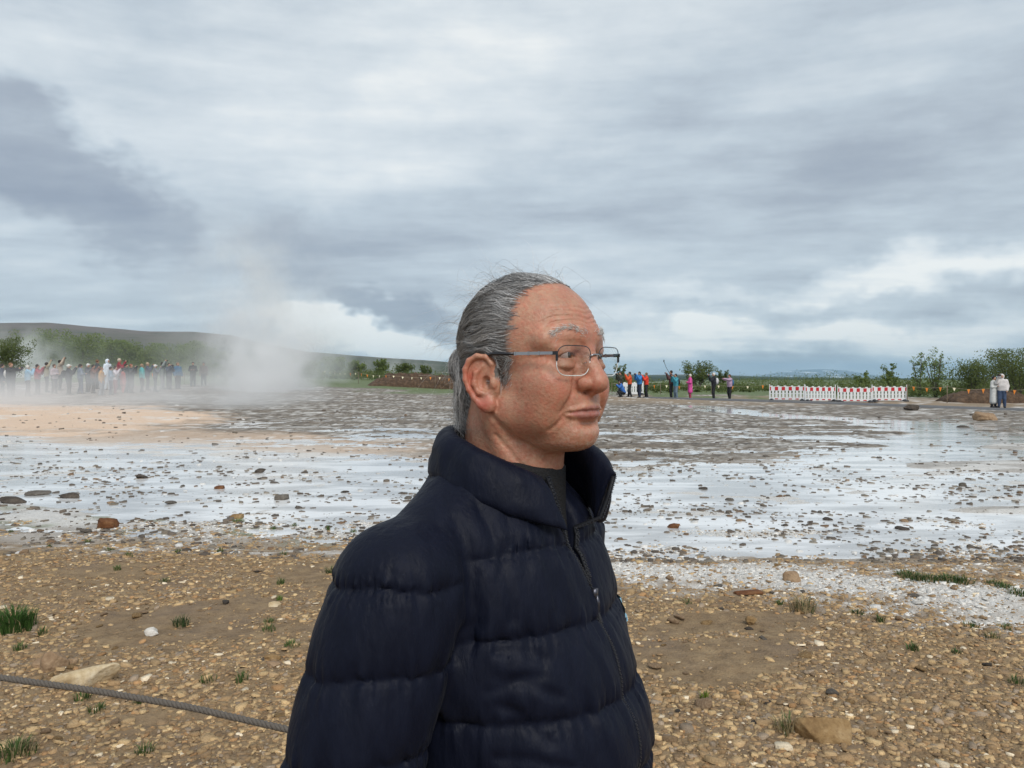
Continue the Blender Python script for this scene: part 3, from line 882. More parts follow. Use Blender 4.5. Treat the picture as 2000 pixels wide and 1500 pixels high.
# a stub of white barrier behind the visitors in orange and blue
o = link('barrier', None, loc=(at_px(1232, 780, 55).x, 55, float(ground_z(at_px(1232, 780, 55).x, 55)[0])), rot=(0, 0, 0.3), label='white barrier panel behind the visitors in orange and blue', cat='barrier')
link('panel', pan_me, o)
for s_ in (-1, 1):
    link('foot', foot_me, o, loc=(s_ * 0.86, 0, 0))

# pennant lines on thin stakes
pen_o = simple('pennant_orange', (0.85, 0.27, 0.03), 0.6, 0, 0.1, 5.0)
pen_w = simple('pennant_cream', (0.85, 0.78, 0.55), 0.6, 0, 0.1, 5.0)
stake_m = simple('stake_wood', (0.20, 0.15, 0.10), 0.85)
line_m = simple('line_cord', (0.35, 0.30, 0.22), 0.8)
def pennant_me(m_, w=0.15, h=0.26):
    m = MB()
    V = [(-w / 2, -0.008, 0), (w / 2, -0.008, 0), (0.0, -0.014, -h), (-w / 2, 0.008, 0), (w / 2, 0.008, 0), (0.0, 0.002, -h)]
    m.add(V, [(0, 1, 2), (5, 4, 3), (0, 3, 4, 1), (1, 4, 5, 2), (2, 5, 3, 0)])
    return m.data('pennant', m_)
PO, PW = pennant_me(pen_o), pennant_me(pen_w, 0.16, 0.2)
def pennant_line(pts, spacing, hgt, label, pale, seed):
    rng = np.random.default_rng(seed)
    P = [Vector((p[0], p[1], float(ground_z(p[0], p[1])[0]))) for p in pts]
    o = link('pennant_line', None, loc=P[0], label=label, cat='pennant line', group='pennant lines round the field')
    cord = []
    for k, p in enumerate(P):
        m = MB()
        q = p - P[0]
        m.tube([q - Vector((0, 0, 0.2)), q + Vector((0, 0, hgt + 0.06))], 0.022, 6)
        link('stake', m.data('stake', stake_m, True), o)
    m = MB()
    for k in range(len(P) - 1):
        a, b_ = P[k] - P[0] + Vector((0, 0, hgt)), P[k + 1] - P[0] + Vector((0, 0, hgt))
        L = (b_ - a).length
        cu = [a.lerp(b_, t) - Vector((0, 0, 0.12 * 4 * t * (1 - t))) for t in np.linspace(0, 1, 9)]
        m.tube(cu, 0.008, 5)
        n = max(1, int(L / spacing))
        for j in range(n):
            t = (j + 0.5) / n
            q = a.lerp(b_, t) - Vector((0, 0, 0.12 * 4 * t * (1 - t)))
            me_ = PW if rng.random() < pale else PO
            link('pennant', me_, o, loc=q, rot=(rng.normal(0, 0.2), 0, math.atan2((b_ - a).y, (b_ - a).x) + rng.normal(0, 0.35)))
    link('cord', m.data('cord', line_m, True), o)
def gpx(px, d):
    return ((px - 1000) / FPX * d, d)
pennant_line([gpx(1772, 45.5), gpx(1850, 44), gpx(1935, 43), gpx(2030, 42)], 0.62, 0.95, 'line of orange pennants in front of the soil heap on the right', 0.12, 1)
pennant_line([gpx(1195, 60), gpx(1290, 58), gpx(1390, 56), gpx(1505, 53)], 0.95, 0.75, 'line of pale and orange pennants behind the spectators on the right', 0.6, 2)
pennant_line([gpx(630, 72), gpx(700, 68), gpx(760, 65), gpx(850, 64), gpx(960, 62)], 0.78, 0.95, 'line of pale yellow pennants by the soil mound beyond the pool', 0.8, 3)
pennant_line([gpx(290, 60), gpx(360, 58), gpx(440, 57)], 1.0, 0.8, 'line of pennants behind the crowd in the mist', 0.7, 4)

# heaps of dug soil
earth_m, nt = mat('dug_soil')
pos = nn(nt, 'ShaderNodeNewGeometry').outputs['Position']
e1 = nn(nt, 'ShaderNodeTexNoise', {'Vector': pos, 'Scale': 4.0, 'Detail': 6.0, 'Roughness': 0.7}).outputs[0]
c = ramp(nt, e1, [(0.3, (0.030, 0.018, 0.010)), (0.5, (0.085, 0.050, 0.028)), (0.7, (0.16, 0.10, 0.06))])
b = nn(nt, 'ShaderNodeBsdfPrincipled', {'Base Color': c, 'Roughness': 0.95})
nt.links.new(bumpn(nt, e1, 0.12), b.inputs['Normal'])
out(nt, b.outputs[0])
def heap(px, d, w, dep, h, label, seed):
    x0 = (px - 1000) / FPX * d
    n, m = 60, 30
    V = []
    for j in range(m):
        for i in range(n):
            u, v = i / (n - 1) * 2 - 1, j / (m - 1) * 2 - 1
            x, y = u * w / 2, v * dep / 2
            q = max(0.0, 1 - abs(u) ** 2.6) * max(0.0, 1 - v * v)
            nz = fbm2(np.array([x * 1.1 + seed]), np.array([y * 1.1 + seed]), 5, 0.6)[0]
            z = h * q ** 0.6 * (0.45 + 1.05 * nz)
            if q <= 0:
                z = -0.15
            V.append((x, y, z - 0.02))
    idx = np.arange(n * m).reshape(m, n)
    Q = np.stack([idx[:-1, :-1], idx[:-1, 1:], idx[1:, 1:], idx[1:, :-1]], -1).reshape(-1, 4)
    link('soil_heap', mesh('soil_heap', np.array(V), Q, earth_m, shade=False), loc=(x0, d, float(ground_z(x0, d)[0])), label=label, cat='soil heap', group='heaps of dug soil')
heap(1925, 46, 5.0, 2.6, 0.8, 'heap of dark brown soil behind the couple in white on the right', 3)
heap(822, 66, 9.0, 4.0, 1.15, 'long mound of brown soil beyond the pool, left of the man', 5)

# twisted rope across the foreground on iron stakes
rope_m, nt = mat('grey_rope')
tc = nn(nt, 'ShaderNodeTexCoord').outputs['Object']
fz = nn(nt, 'ShaderNodeTexNoise', {'Vector': tc, 'Scale': 260.0, 'Detail': 4.0}).outputs[0]
c = mixc(nt, fz, (0.055, 0.046, 0.038), (0.19, 0.165, 0.14))
b = nn(nt, 'ShaderNodeBsdfPrincipled', {'Base Color': c, 'Roughness': 0.9})
nt.links.new(bumpn(nt, fz, 0.003), b.inputs['Normal'])
out(nt, b.outputs[0])
ra, rb = at_px(-420, 1262, 2.95), at_px(1650, 1700, 2.10)
rp = []
for t in np.linspace(0, 1, 420):
    q = ra.lerp(rb, t)
    q.z -= 0.0
    rp.append(q)
# pass the points seen in the picture
import bisect
ctrl = [(-420, 1268), (0, 1325), (180, 1350), (360, 1381), (553, 1425), (900, 1510), (1250, 1600), (1650, 1700)]
rp = []
for t in np.linspace(0, 1, 420):
    px = -420 + 2070 * t
    py = np.interp(px, [c_[0] for c_ in ctrl], [c_[1] for c_ in ctrl])
    d = 2.95 - 0.85 * t
    rp.append(at_px(px, py, d))
RP = np.array([tuple(q) for q in rp])
for _ in range(40):
    RP[1:-1] = RP[1:-1] * 0.5 + (RP[:-2] + RP[2:]) * 0.25
rope = link('rope_fence', None, loc=(RP[0][0], RP[0][1], 0), label='grey twisted rope strung low across the gravel in the foreground', cat='rope')
Tn = np.gradient(RP, axis=0)
Tn /= np.linalg.norm(Tn, axis=1, keepdims=True)
A_ = np.cross(Tn, np.array((0, 0, 1.0)))
A_ /= np.linalg.norm(A_, axis=1, keepdims=True)
B_ = np.cross(Tn, A_)
Ls = np.concatenate([[0], np.cumsum(np.linalg.norm(np.diff(RP, axis=0), axis=1))])
uu = np.linspace(0, Ls[-1], 1500)
def rs(Mx):
    return np.stack([np.interp(uu, Ls, Mx[:, k]) for k in range(3)], 1)
RPc, Ac, Bc = rs(RP), rs(A_), rs(B_)
for k in range(3):
    ph = uu / 0.030 * 2 * math.pi / 1.7 + k * 2.0944
    P = RPc + 0.0054 * (Ac * np.cos(ph)[:, None] + Bc * np.sin(ph)[:, None]) - RPc[0] * np.array((1, 1, 0))
    m = MB()
    m.tube([tuple(q) for q in P], 0.0066, 6)
    link('strand', m.data('strand', rope_m, True), rope)
iron_m = simple('rusty_iron', (0.10, 0.055, 0.035), 0.8, 0.3, 0.3, 30)
for q in (RPc[0], RPc[-1]):
    m = MB()
    q = q - RPc[0] * np.array((1, 1, 0))
    m.tube([(q[0], q[1], -0.1), (q[0], q[1], q[2] + 0.06)], 0.013, 8)
    m.tube([(q[0] + 0.02, q[1], q[2]), (q[0], q[1] + 0.02, q[2]), (q[0] - 0.02, q[1], q[2]), (q[0], q[1] - 0.02, q[2]), (q[0] + 0.02, q[1], q[2])], 0.005, 6)
    link('stake', m.data('stake', iron_m, True), rope)

# ================================================================== stones
rock_mats = {}
def rock_mat(name, a, b_, c_):
    m, nt = mat(name)
    tc = nn(nt, 'ShaderNodeTexCoord').outputs['Object']
    n1 = nn(nt, 'ShaderNodeTexNoise', {'Vector': tc, 'Scale': 9.0, 'Detail': 6.0, 'Roughness': 0.65}).outputs[0]
    n2 = nn(nt, 'ShaderNodeTexNoise', {'Vector': tc, 'Scale': 60.0, 'Detail': 4.0}).outputs[0]
    c = ramp(nt, n1, [(0.3, a), (0.52, b_), (0.72, c_)])
    c = mixc(nt, mapr(nt, n2, 0.4, 0.7, 0, 0.45), c, a)
    b = nn(nt, 'ShaderNodeBsdfPrincipled', {'Base Color': c, 'Roughness': 0.88, 'Specular IOR Level': 0.3})
    nt.links.new(bumpn(nt, mth(nt, 'ADD', n1, mth(nt, 'MULTIPLY', n2, 0.4)), 0.012), b.inputs['Normal'])
    out(nt, b.outputs[0])
    rock_mats[name] = m
    return m
RM = dict(ochre=rock_mat('ochre_stone', (0.15, 0.085, 0.035), (0.30, 0.19, 0.085), (0.40, 0.28, 0.15)),
          cream=rock_mat('cream_stone', (0.36, 0.25, 0.13), (0.58, 0.46, 0.29), (0.68, 0.60, 0.46)),
          tan=rock_mat('tan_stone', (0.20, 0.125, 0.07), (0.32, 0.215, 0.13), (0.42, 0.30, 0.19)),
          rust=rock_mat('rusty_stone', (0.065, 0.025, 0.012), (0.16, 0.065, 0.025), (0.24, 0.12, 0.05)),
          grey=rock_mat('grey_stone', (0.070, 0.060, 0.050), (0.135, 0.115, 0.095), (0.22, 0.20, 0.17)),
          dark=rock_mat('dark_stone', (0.035, 0.028, 0.022), (0.075, 0.060, 0.048), (0.14, 0.115, 0.09)),
          white=rock_mat('white_stone', (0.45, 0.40, 0.33), (0.66, 0.62, 0.56), (0.78, 0.76, 0.72)))
def ico(sub):
    t = (1 + 5 ** 0.5) / 2
    V = [(-1, t, 0), (1, t, 0), (-1, -t, 0), (1, -t, 0), (0, -1, t), (0, 1, t), (0, -1, -t), (0, 1, -t), (t, 0, -1), (t, 0, 1), (-t, 0, -1), (-t, 0, 1)]
    F = [(0, 11, 5), (0, 5, 1), (0, 1, 7), (0, 7, 10), (0, 10, 11), (1, 5, 9), (5, 11, 4), (11, 10, 2), (10, 7, 6), (7, 1, 8), (3, 9, 4), (3, 4, 2), (3, 2, 6), (3, 6, 8), (3, 8, 9), (4, 9, 5), (2, 4, 11), (6, 2, 10), (8, 6, 7), (9, 8, 1)]
    V = [np.array(v) / np.linalg.norm(v) for v in V]
    for _ in range(sub):
        cache, G = {}, []
        def mp(a, b_):
            k = (min(a, b_), max(a, b_))
            if k not in cache:
                q = V[a] + V[b_]
                V.append(q / np.linalg.norm(q))
                cache[k] = len(V) - 1
            return cache[k]
        for a, b_, c_ in F:
            x, y, z = mp(a, b_), mp(b_, c_), mp(c_, a)
            G += [(a, x, z), (b_, y, x), (c_, z, y), (x, y, z)]
        F = G
    return np.array(V), np.array(F, dtype=np.int32)
ICO1, ICO2, ICO4 = ico(1), ico(2), ico(3)
def rock_mesh(name, base, dims, seed, mt, blocky=0.5, rough=0.35, shade=False):
    """a broken stone: rounded block with flat facets knocked off it"""
    V, F = base
    rng = np.random.default_rng(seed)
    P = V.copy()
    p = 2 + 4 * blocky
    P = P / (np.sum(np.abs(P) ** p, 1) ** (1 / p))[:, None]
    for _ in range(7):
        n = rng.normal(0, 1, 3)
        n /= np.linalg.norm(n)
        d = rng.uniform(0.55, 0.9)
        k = P @ n - d
        P = P - np.clip(k, 0, None)[:, None] * n[None, :]
    f = 0
    for fr_, am in ((1.3, 0.5), (3.0, 0.3), (7.0, 0.16)):
        f = f + am * (vnoise3(P[:, 0] * fr_ + seed, P[:, 1] * fr_ + 5, P[:, 2] * fr_ + 9) - 0.5)
    P = P * (1 + rough * f)[:, None]
    return mesh(name, P * np.array(dims)[None, :] / 2, F, mt, shade=shade)
def place_stone(px, py, w, dep, h, mt, label, rot=0.0, blocky=0.5, seed=1, big=True, name='stone', tilt=(0, 0), sink=0.25, cat='stone', group=None):
    d = FPX * CAMZ / (py - 740)
    for _ in range(4):
        x = (px - 1000) / FPX * d
        d = FPX * (CAMZ - float(ground_z(x, d)[0])) / (py - 740)
    x = (px - 1000) / FPX * d
    me_ = rock_mesh(name, ICO4 if big else ICO2, (w, dep, h), seed, RM[mt], blocky, shade=big)
    return link(name, me_, loc=(x, d + dep * 0.3, float(ground_z(x, d + dep * 0.3)[0]) + h * (0.5 - sink)), rot=(tilt[0], tilt[1], rot), label=label, cat=cat, group=group)
HERO = [
    (1627, 1452, 0.235, 0.19, 0.13, 'ochre', 'rounded ochre boulder in the gravel at the lower right', 0.2, 0.35, 11, (0.1, 0.15), 0.30),
    (165, 1343, 0.31, 0.10, 0.10, 'cream', 'long cream coloured stone lying beside the rope on the left', 0.38, 0.55, 12, (0.0, -0.12), 0.2),
    (99, 1311, 0.12, 0.10, 0.125, 'tan', 'upright angular tan stone left of the long cream stone', 0.5, 0.4, 13, (0.2, 0.1), 0.2),
    (78, 1306, 0.10, 0.08, 0.05, 'tan', 'low tan stone against the left side of the upright angular stone', 0.1, 0.4, 14, (0, 0), 0.3),
    (131, 1303, 0.09, 0.07, 0.045, 'tan', 'low tan stone against the right side of the upright angular stone', 0.9, 0.4, 15, (0, 0), 0.3),
    (202, 1032, 0.22, 0.17, 0.13, 'rust', 'rusty brown rock at the edge of the narrow puddle on the left', 0.2, 0.3, 16, (0, 0.2), 0.15),
    (292, 1241, 0.085, 0.07, 0.05, 'white', 'small whitish stone in the middle of the left gravel', 0.4, 0.4, 17, (0, 0), 0.3),
    (535, 1186, 0.085, 0.06, 0.045, 'cream', 'cream stone next to a bright green sprout by his sleeve', 0.2, 0.3, 18, (0, 0), 0.25),
    (1548, 1138, 0.125, 0.10, 0.085, 'tan', 'brown block standing on the white crust right of the man', 0.2, 0.8, 19, (0, 0), 0.2),
    (1468, 1221, 0.095, 0.07, 0.06, 'ochre', 'small ochre stone on the grey bare patch right of the man', 0.7, 0.4, 20, (0.1, 0.3), 0.25),
    (1466, 1165, 0.19, 0.10, 0.035, 'rust', 'flat rusty slab at the edge of the white crust', 0.15, 0.6, 21, (0, 0), 0.3),
    (16, 984, 0.30, 0.20, 0.10, 'dark', 'dark flat rock at the water edge by the left border', 0.1, 0.5, 22, (0, 0.1), 0.25),
    (133, 976, 0.32, 0.2, 0.10, 'dark', 'dark low rock in the water, second from the left border', -0.1, 0.5, 23, (0, 0.05), 0.25),
    (68, 968, 0.30, 0.2, 0.08, 'grey', 'grey flat rock in the water behind the two dark rocks', 0.2, 0.5, 24, (0, 0), 0.3),
    (550, 978, 0.19, 0.13, 0.10, 'grey', 'grey-brown block standing in the water left of his shoulder', 0.1, 0.7, 25, (0, 0), 0.2),
    (463, 1015, 0.17, 0.12, 0.07, 'ochre', 'mossy ochre rock on the gravel strip at the near water edge', 0.2, 0.4, 26, (0, 0), 0.25),
    (1318, 1034, 0.15, 0.10, 0.075, 'rust', 'dark reddish block in the water right of the man', 0.1, 0.8, 27, (0, 0), 0.2),
    (1534, 1031, 0.075, 0.06, 0.055, 'dark', 'small dark cube of stone in the water beyond the white crust', 0.4, 0.8, 28, (0, 0), 0.2),
    (530, 1304, 0.075, 0.06, 0.04, 'tan', 'smooth tan pebble close to his elbow', 0.1, 0.3, 29, (0, 0), 0.3),
    (529, 1292, 0.085, 0.05, 0.035, 'ochre', 'flat ochre pebble just behind the smooth tan one', 0.4, 0.4, 30, (0, 0), 0.3),
    (275, 935, 0.16, 0.12, 0.08, 'dark', 'small dark stone far out in the shallow water on the left', 0.1, 0.5, 31, (0, 0), 0.2),
    (428, 957, 0.16, 0.10, 0.07, 'rust', 'reddish stone in the water left of the grey-brown block', 0.3, 0.6, 32, (0, 0), 0.2),
    (506, 925, 0.20, 0.12, 0.09, 'dark', 'dark stone in the water above the grey-brown block', 0.2, 0.6, 33, (0, 0), 0.2),
    (1931, 822, 0.85, 0.5, 0.40, 'tan', 'broken brown block of earth at the edge of the asphalt path', 0.1, 0.7, 34, (0, 0.08), 0.25),
    (1779, 800, 0.80, 0.5, 0.34, 'dark', 'dark boulder where the path meets the barriers', 0.2, 0.6, 35, (0, 0), 0.3),
    (1882, 838, 0.45, 0.3, 0.2, 'dark', 'small dark boulder on the tan verge below the path', 0.2, 0.6, 36, (0, 0), 0.3),
    (490, 781, 1.3, 0.9, 0.5, 'dark', 'rounded dark rock on the rim of the steaming pool', 0.1, 0.4, 37, (0, 0), 0.35),
    (567, 781, 1.2, 0.8, 0.42, 'dark', 'flatter dark rock on the pool rim, right of the rounded one', -0.1, 0.4, 38, (0, 0), 0.35),
]
for (px, py, w, dp, h, mt_, lb, rt, bl, sd, tl, sk) in HERO:
    place_stone(px, py, w, dp, h, mt_, lb, rt, bl, sd, True, 'stone' if w < 0.5 else 'boulder', tl, sk, 'stone' if w < 0.5 else 'boulder')
# loose stones one can still pick apart
VARS = {k: [rock_mesh('stone', ICO1, (1, 0.8, 0.36), 50 + i * 7 + j, RM[k], 0.7, 0.35) for j in range(4)] for i, k in enumerate(('grey', 'dark', 'tan', 'ochre', 'white', 'rust'))}
rng = np.random.default_rng(77)
def spot(px, py):
    row = 'far out' if py < 900 else 'in the middle' if py < 960 else 'near the shore' if py < 1060 else 'at the back' if py < 1150 else 'half way down' if py < 1280 else 'low in front'
    col_ = 'at the left edge' if px < 160 else 'well left of the man' if px < 400 else 'just left of the man' if px < 900 else 'just right of the man' if px < 1450 else 'well right of the man' if px < 1800 else 'at the right edge'
    return row + ', ' + col_
def loose(n, region, kinds, smin, smax, label, group, wetmax=None):
    k = 0
    tries = 0
    while k < n and tries < n * 60:
        tries += 1
        px, d = rng.uniform(-60, 2060), region[0] * (region[1] / region[0]) ** rng.random()
        if 560 + 0.3 * max(0, 7 - d) * 100 < px < 1260 and d < 6.5:
            continue
        x = (px - 1000) / FPX * d
        f = ground_fields(np.array([x]), np.array([d]))
        rel = float(f[0][0])
        if wetmax is not None and rel > wetmax:
            continue
        if wetmax is None and rel < 0.004:
            continue
        s = smin + (smax - smin) * rng.random() ** 2.2
        kd = kinds[int(rng.integers(len(kinds)))]
        link('stone', VARS[kd][int(rng.integers(4))], loc=(x, d, float(z_base(np.array([x]), np.array([d]))[0]) + max(rel, -0.01) + 0.10 * s),
             rot=(rng.normal(0, 0.12), rng.normal(0, 0.12), rng.uniform(0, 6.28)), label=label % ({'grey': 'grey', 'dark': 'dark brown', 'tan': 'tan', 'ochre': 'ochre', 'white': 'whitish'}[kd], ('small' if s < smin + 0.2 * (smax - smin) else 'middling' if s < smin + 0.5 * (smax - smin) else 'large'), spot(px, 740 + 2313 / d)), cat='stone', group=group).scale = (s, s * rng.uniform(0.7, 1.1), s * rng.uniform(0.6, 1.3))
        k += 1
loose(120, (7.6, 17.0), ('grey', 'grey', 'dark', 'tan', 'grey'), 0.05, 0.15, '%s flat stone, %s, in shallow water %s', 'stones in the shallow water', 0.004)
loose(110, (3.1, 6.8), ('tan', 'ochre', 'tan', 'ochre', 'grey', 'tan', 'ochre', 'dark'), 0.035, 0.10, '%s loose stone, %s, on gravel %s', 'loose stones on the gravel bank')

# gravel: flat broken chips, far too many to count
chip_m, nt = mat('gravel_chip')
vc = nn(nt, 'ShaderNodeVertexColor', layer_name='Col').outputs[0]
pos = nn(nt, 'ShaderNodeNewGeometry').outputs['Position']
n2 = nn(nt, 'ShaderNodeTexNoise', {'Vector': pos, 'Scale': 160.0, 'Detail': 3.0}).outputs[0]
f = mapr(nt, n2, 0.3, 0.7, 0.78, 1.18, 'LINEAR')
c = mixc(nt, 1.0, vc, nn(nt, 'ShaderNodeCombineColor', {0: f, 1: f, 2: f}).outputs[0], 'MULTIPLY')
b = nn(nt, 'ShaderNodeBsdfPrincipled', {'Base Color': c, 'Roughness': 0.85, 'Specular IOR Level': 0.3})
nt.links.new(bumpn(nt, n2, 0.003), b.inputs['Normal'])
out(nt, b.outputs[0])
def chips(x, y, z, size, cols, tilt, rng, flat=0.3, kk=6):
    n = len(x)
    k = kk
    th = (np.arange(k)[None, :] + rng.uniform(-0.33, 0.33, (n, k))) / k * 2 * math.pi
    r = rng.uniform(0.6, 1.15, (n, k))
    asp = rng.uniform(0.5, 1.0, (n, 1))
    ro = rng.uniform(0, 6.28, (n, 1))
    lx, ly = np.cos(th) * r, np.sin(th) * r * asp
    X = (lx * np.cos(ro) - ly * np.sin(ro)) * size[:, None] / 2
    Y = (lx * np.sin(ro) + ly * np.cos(ro)) * size[:, None] / 2
    tx, ty = rng.normal(0, tilt, (n, 1)), rng.normal(0, tilt, (n, 1))
    hgt = (size * rng.uniform(flat * 0.5, flat * 1.4, n))[:, None]
    top = np.stack([x[:, None] + X * 0.92, y[:, None] + Y * 0.92, z[:, None] + hgt + X * tx + Y * ty + rng.normal(0, 0.025, (n, k)) * size[:, None]], -1)
    bot = np.stack([x[:, None] + X, y[:, None] + Y, z[:, None] - hgt * 0.4 + X * tx + Y * ty], -1)
    V = np.concatenate([top, bot], 1).reshape(-1, 3)
    b0 = (np.arange(n) * 2 * k)[:, None]
    fs = ([(0, 1, 2, 3), (0, 3, 4, 5)] if k == 6 else [(0, 1, 2, 3)]) + [(i + k, (i + 1) % k + k, (i + 1) % k, i) for i in range(k)]
    Q = np.concatenate([b0 + np.array(q)[None, :] for q in fs], 0)
    C = np.repeat(cols[:, None, :], 2 * k, 1).reshape(-1, 3)
    return V, Q, C
def gravel_near():
    rng = np.random.default_rng(21)
    n = 140000
    d = 2.3 * (8.3 / 2.3) ** (rng.random(n) ** 0.92)
    px = np.where(rng.random(n) < 0.82, rng.uniform(-120, 2120, n), rng.uniform(-900, 2900, n))
    px = np.where((px > 780) & (px < 1180) & (d < 6.2) & (rng.random(n) < 0.7), px + 1500, px)
    x = (px - 1000) / FPX * d
    fl = ground_fields(x, d)
    clump = fbm2(x * 1.8 + 3, d * 1.8 + 1, 3)
    bare = smooth(0.63, 0.69, fbm2(x * 0.9 + 50, d * 1.5 + 20, 3))
    ok = (fl[0] > -0.006) & (rng.random(n) < 0.62 + 0.8 * (clump - 0.3)) & (rng.random(n) > bare * 0.95)
    x, d = x[ok], d[ok]
    crust = fl[1][ok]
    n = len(x)
    z = ground_z(x, d)
    size = 0.010 + 0.044 * rng.random(n) ** 2.4 + 0.06 * (rng.random(n) < 0.025) * rng.random(n)
    size *= 0.8 + 0.10 * d / 4
    pal = np.array([(0.32, 0.220, 0.122), (0.38, 0.275, 0.158), (0.24, 0.168, 0.100), (0.46, 0.335, 0.185), (0.54, 0.41, 0.235), (0.30, 0.24, 0.180), (0.36, 0.22, 0.11), (0.70, 0.62, 0.48)])
    w = np.array([0.22, 0.22, 0.18, 0.13, 0.07, 0.10, 0.05, 0.03])
    ci = rng.choice(len(pal), n, p=w / w.sum())
    cols = pal[ci] * rng.uniform(0.75, 1.32, (n, 1)) * np.array((1.03, 0.97, 0.90))
    cr = (crust * rng.random(n) > 0.25)[:, None]
    cols = np.where(cr, np.array((0.74, 0.71, 0.66)) * rng.uniform(0.6, 1.15, (n, 1)), cols)
    big = size > 0.032
    a = chips(x[big], d[big], z[big], size[big], cols[big], 0.14, rng, 0.13)
    b_ = chips(x[~big], d[~big], z[~big], size[~big], cols[~big], 0.20, rng, 0.15, 4)
    return np.concatenate([a[0], b_[0]]), np.concatenate([a[1], b_[1] + len(a[0])]), np.concatenate([a[2], b_[2]])
V, Q, C = gravel_near()
link('gravel', mesh('gravel', V, Q, chip_m, C, shade=False), kind='stuff', label='loose brown gravel chips covering the near bank', cat='gravel')
def gravel_wet():
    rng = np.random.default_rng(22)
    n = 36000
    d = 6.4 * (34 / 6.4) ** (rng.random(n) ** 1.25)
    px = rng.uniform(-400, 2400, n)
    x = (px - 1000) / FPX * d
    fl = ground_fields(x, d)
    cl = fbm2(x * 0.8 + 13, d * 1.2 + 4, 4)
    ok = rng.random(n) < smooth(0.40, 0.60, cl) * 0.9 * smooth(20, 10, d) + 0.14
    ok &= ~((fl[2] > 0.5) & (fl[1] > 0.5))
    x, d, rel, cr = x[ok], d[ok], fl[0][ok], fl[1][ok]
    n = len(x)
    size = (0.014 + 0.080 * rng.random(n) ** 3.6) * (0.8 + d / 22)
    z = z_base(x, d) + np.maximum(rel, -0.004 - 0.05 * size)
    pal = np.array([(0.155, 0.125, 0.098), (0.105, 0.085, 0.068), (0.20, 0.165, 0.125), (0.24, 0.21, 0.17), (0.62, 0.60, 0.57), (0.17, 0.105, 0.06)])
    ci = rng.choice(6, n, p=[0.32, 0.24, 0.18, 0.12, 0.08, 0.06])
    return chips(x, d, z, size, pal[ci] * rng.uniform(0.75, 1.2, (n, 1)), 0.10, rng, 0.16)
V, Q, C = gravel_wet()
link('gravel', mesh('gravel', V, Q, chip_m, C, shade=False), kind='stuff', label='flat wet stone chips scattered over the shallow run-off', cat='gravel')

# ================================================================== grass tufts
grass_m, nt = mat('grass_blade')
vc = nn(nt, 'ShaderNodeVertexColor', layer_name='Col').outputs[0]
d_ = nn(nt, 'ShaderNodeBsdfPrincipled', {'Base Color': vc, 'Roughness': 0.65, 'Specular IOR Level': 0.25}).outputs[0]
t_ = nn(nt, 'ShaderNodeBsdfTranslucent', {'Color': vc}).outputs[0]
out(nt, nn(nt, 'ShaderNodeMixShader', {0: 0.25, 1: d_, 2: t_}).outputs[0])
def tuft_mesh(w, h, n, seed, green=(0.075, 0.135, 0.030), dry=0.15):
    rng = np.random.default_rng(seed)
    V, F, C = [], [], []
    for i in range(n):
        a, r = rng.uniform(0, 6.28), w * 0.5 * rng.random() ** 0.7
        bx, by = math.cos(a) * r, math.sin(a) * r
        hh = h * rng.uniform(0.45, 1.1) * (1 - 0.4 * r / (w * 0.5))
        la = a + rng.normal(0, 0.7)
        lean = hh * rng.uniform(0.2, 0.9)
        tx, ty = math.cos(la) * lean, math.sin(la) * lean
        wd = rng.uniform(0.0012, 0.0026) * (1 + h * 4)
        px_, py_ = -math.sin(la) * wd, math.cos(la) * wd
        b0 = len(V)
        V += [(bx - px_, by - py_, -0.004), (bx + px_, by + py_, -0.004), (bx + tx * 0.35 + px_ * 0.8, by + ty * 0.35 + py_ * 0.8, hh * 0.65), (bx + tx * 0.35 - px_ * 0.8, by + ty * 0.35 - py_ * 0.8, hh * 0.65), (bx + tx, by + ty, hh * 0.98)]
        F += [(b0, b0 + 1, b0 + 2, b0 + 3), (b0 + 3, b0 + 2, b0 + 4)]
        c = np.array((0.34, 0.27, 0.15)) * rng.uniform(0.7, 1.2) if rng.random() < dry else np.array(green) * rng.uniform(0.6, 1.5)
        C += [tuple(c)] * 5
    return mesh('grass_tuft', np.array(V), F, grass_m, np.array(C), shade=False)
def tuft(px, py, w, h, n, label, seed, green=(0.075, 0.135, 0.030), dry=0.15, group='grass tufts on the gravel'):
    d = FPX * CAMZ / (py - 740)
    for _ in range(4):
        x = (px - 1000) / FPX * d
        d = FPX * (CAMZ - float(ground_z(x, d)[0])) / (py - 740)
    x = (px - 1000) / FPX * d
    link('grass_tuft', tuft_mesh(w, h, n, seed, green, dry), loc=(x, d, float(ground_z(x, d)[0])), label=label, cat='grass tuft', group=group)
tuft(26, 1230, 0.22, 0.17, 420, 'large lush green grass tuft at the left edge', 1, (0.06, 0.12, 0.028), 0.08)
tuft(28, 1478, 0.16, 0.075, 200, 'half dry grass tuft in the lower left corner', 2, (0.075, 0.12, 0.035), 0.45)
for i, (px, py) in enumerate([(1785, 1132), (1815, 1134), (1850, 1134), (1880, 1138), (1772, 1126)]):
    tuft(px, py, 0.17, 0.065, 170, '%s tuft of the green grass row beyond the white crust' % ('second', 'third', 'fourth', 'rightmost', 'leftmost')[i], 10 + i, (0.055, 0.10, 0.028), 0.2, 'green row beyond the crust')
for i, (px, py) in enumerate([(1965, 1150), (1990, 1162), (1945, 1143)]):
    tuft(px, py, 0.13, 0.05, 110, '%s grass tuft by the right edge just above the white crust' % ('middle', 'rightmost', 'leftmost')[i], 20 + i, (0.06, 0.11, 0.03), 0.2, 'tufts by the right edge')
tuft(1567, 1192, 0.17, 0.13, 120, 'straggly dry grass clump at the lower edge of the white crust', 30, (0.085, 0.105, 0.045), 0.7)
tuft(1545, 1432, 0.13, 0.10, 90, 'wispy dry grass against the left side of the ochre boulder', 31, (0.08, 0.12, 0.04), 0.7)
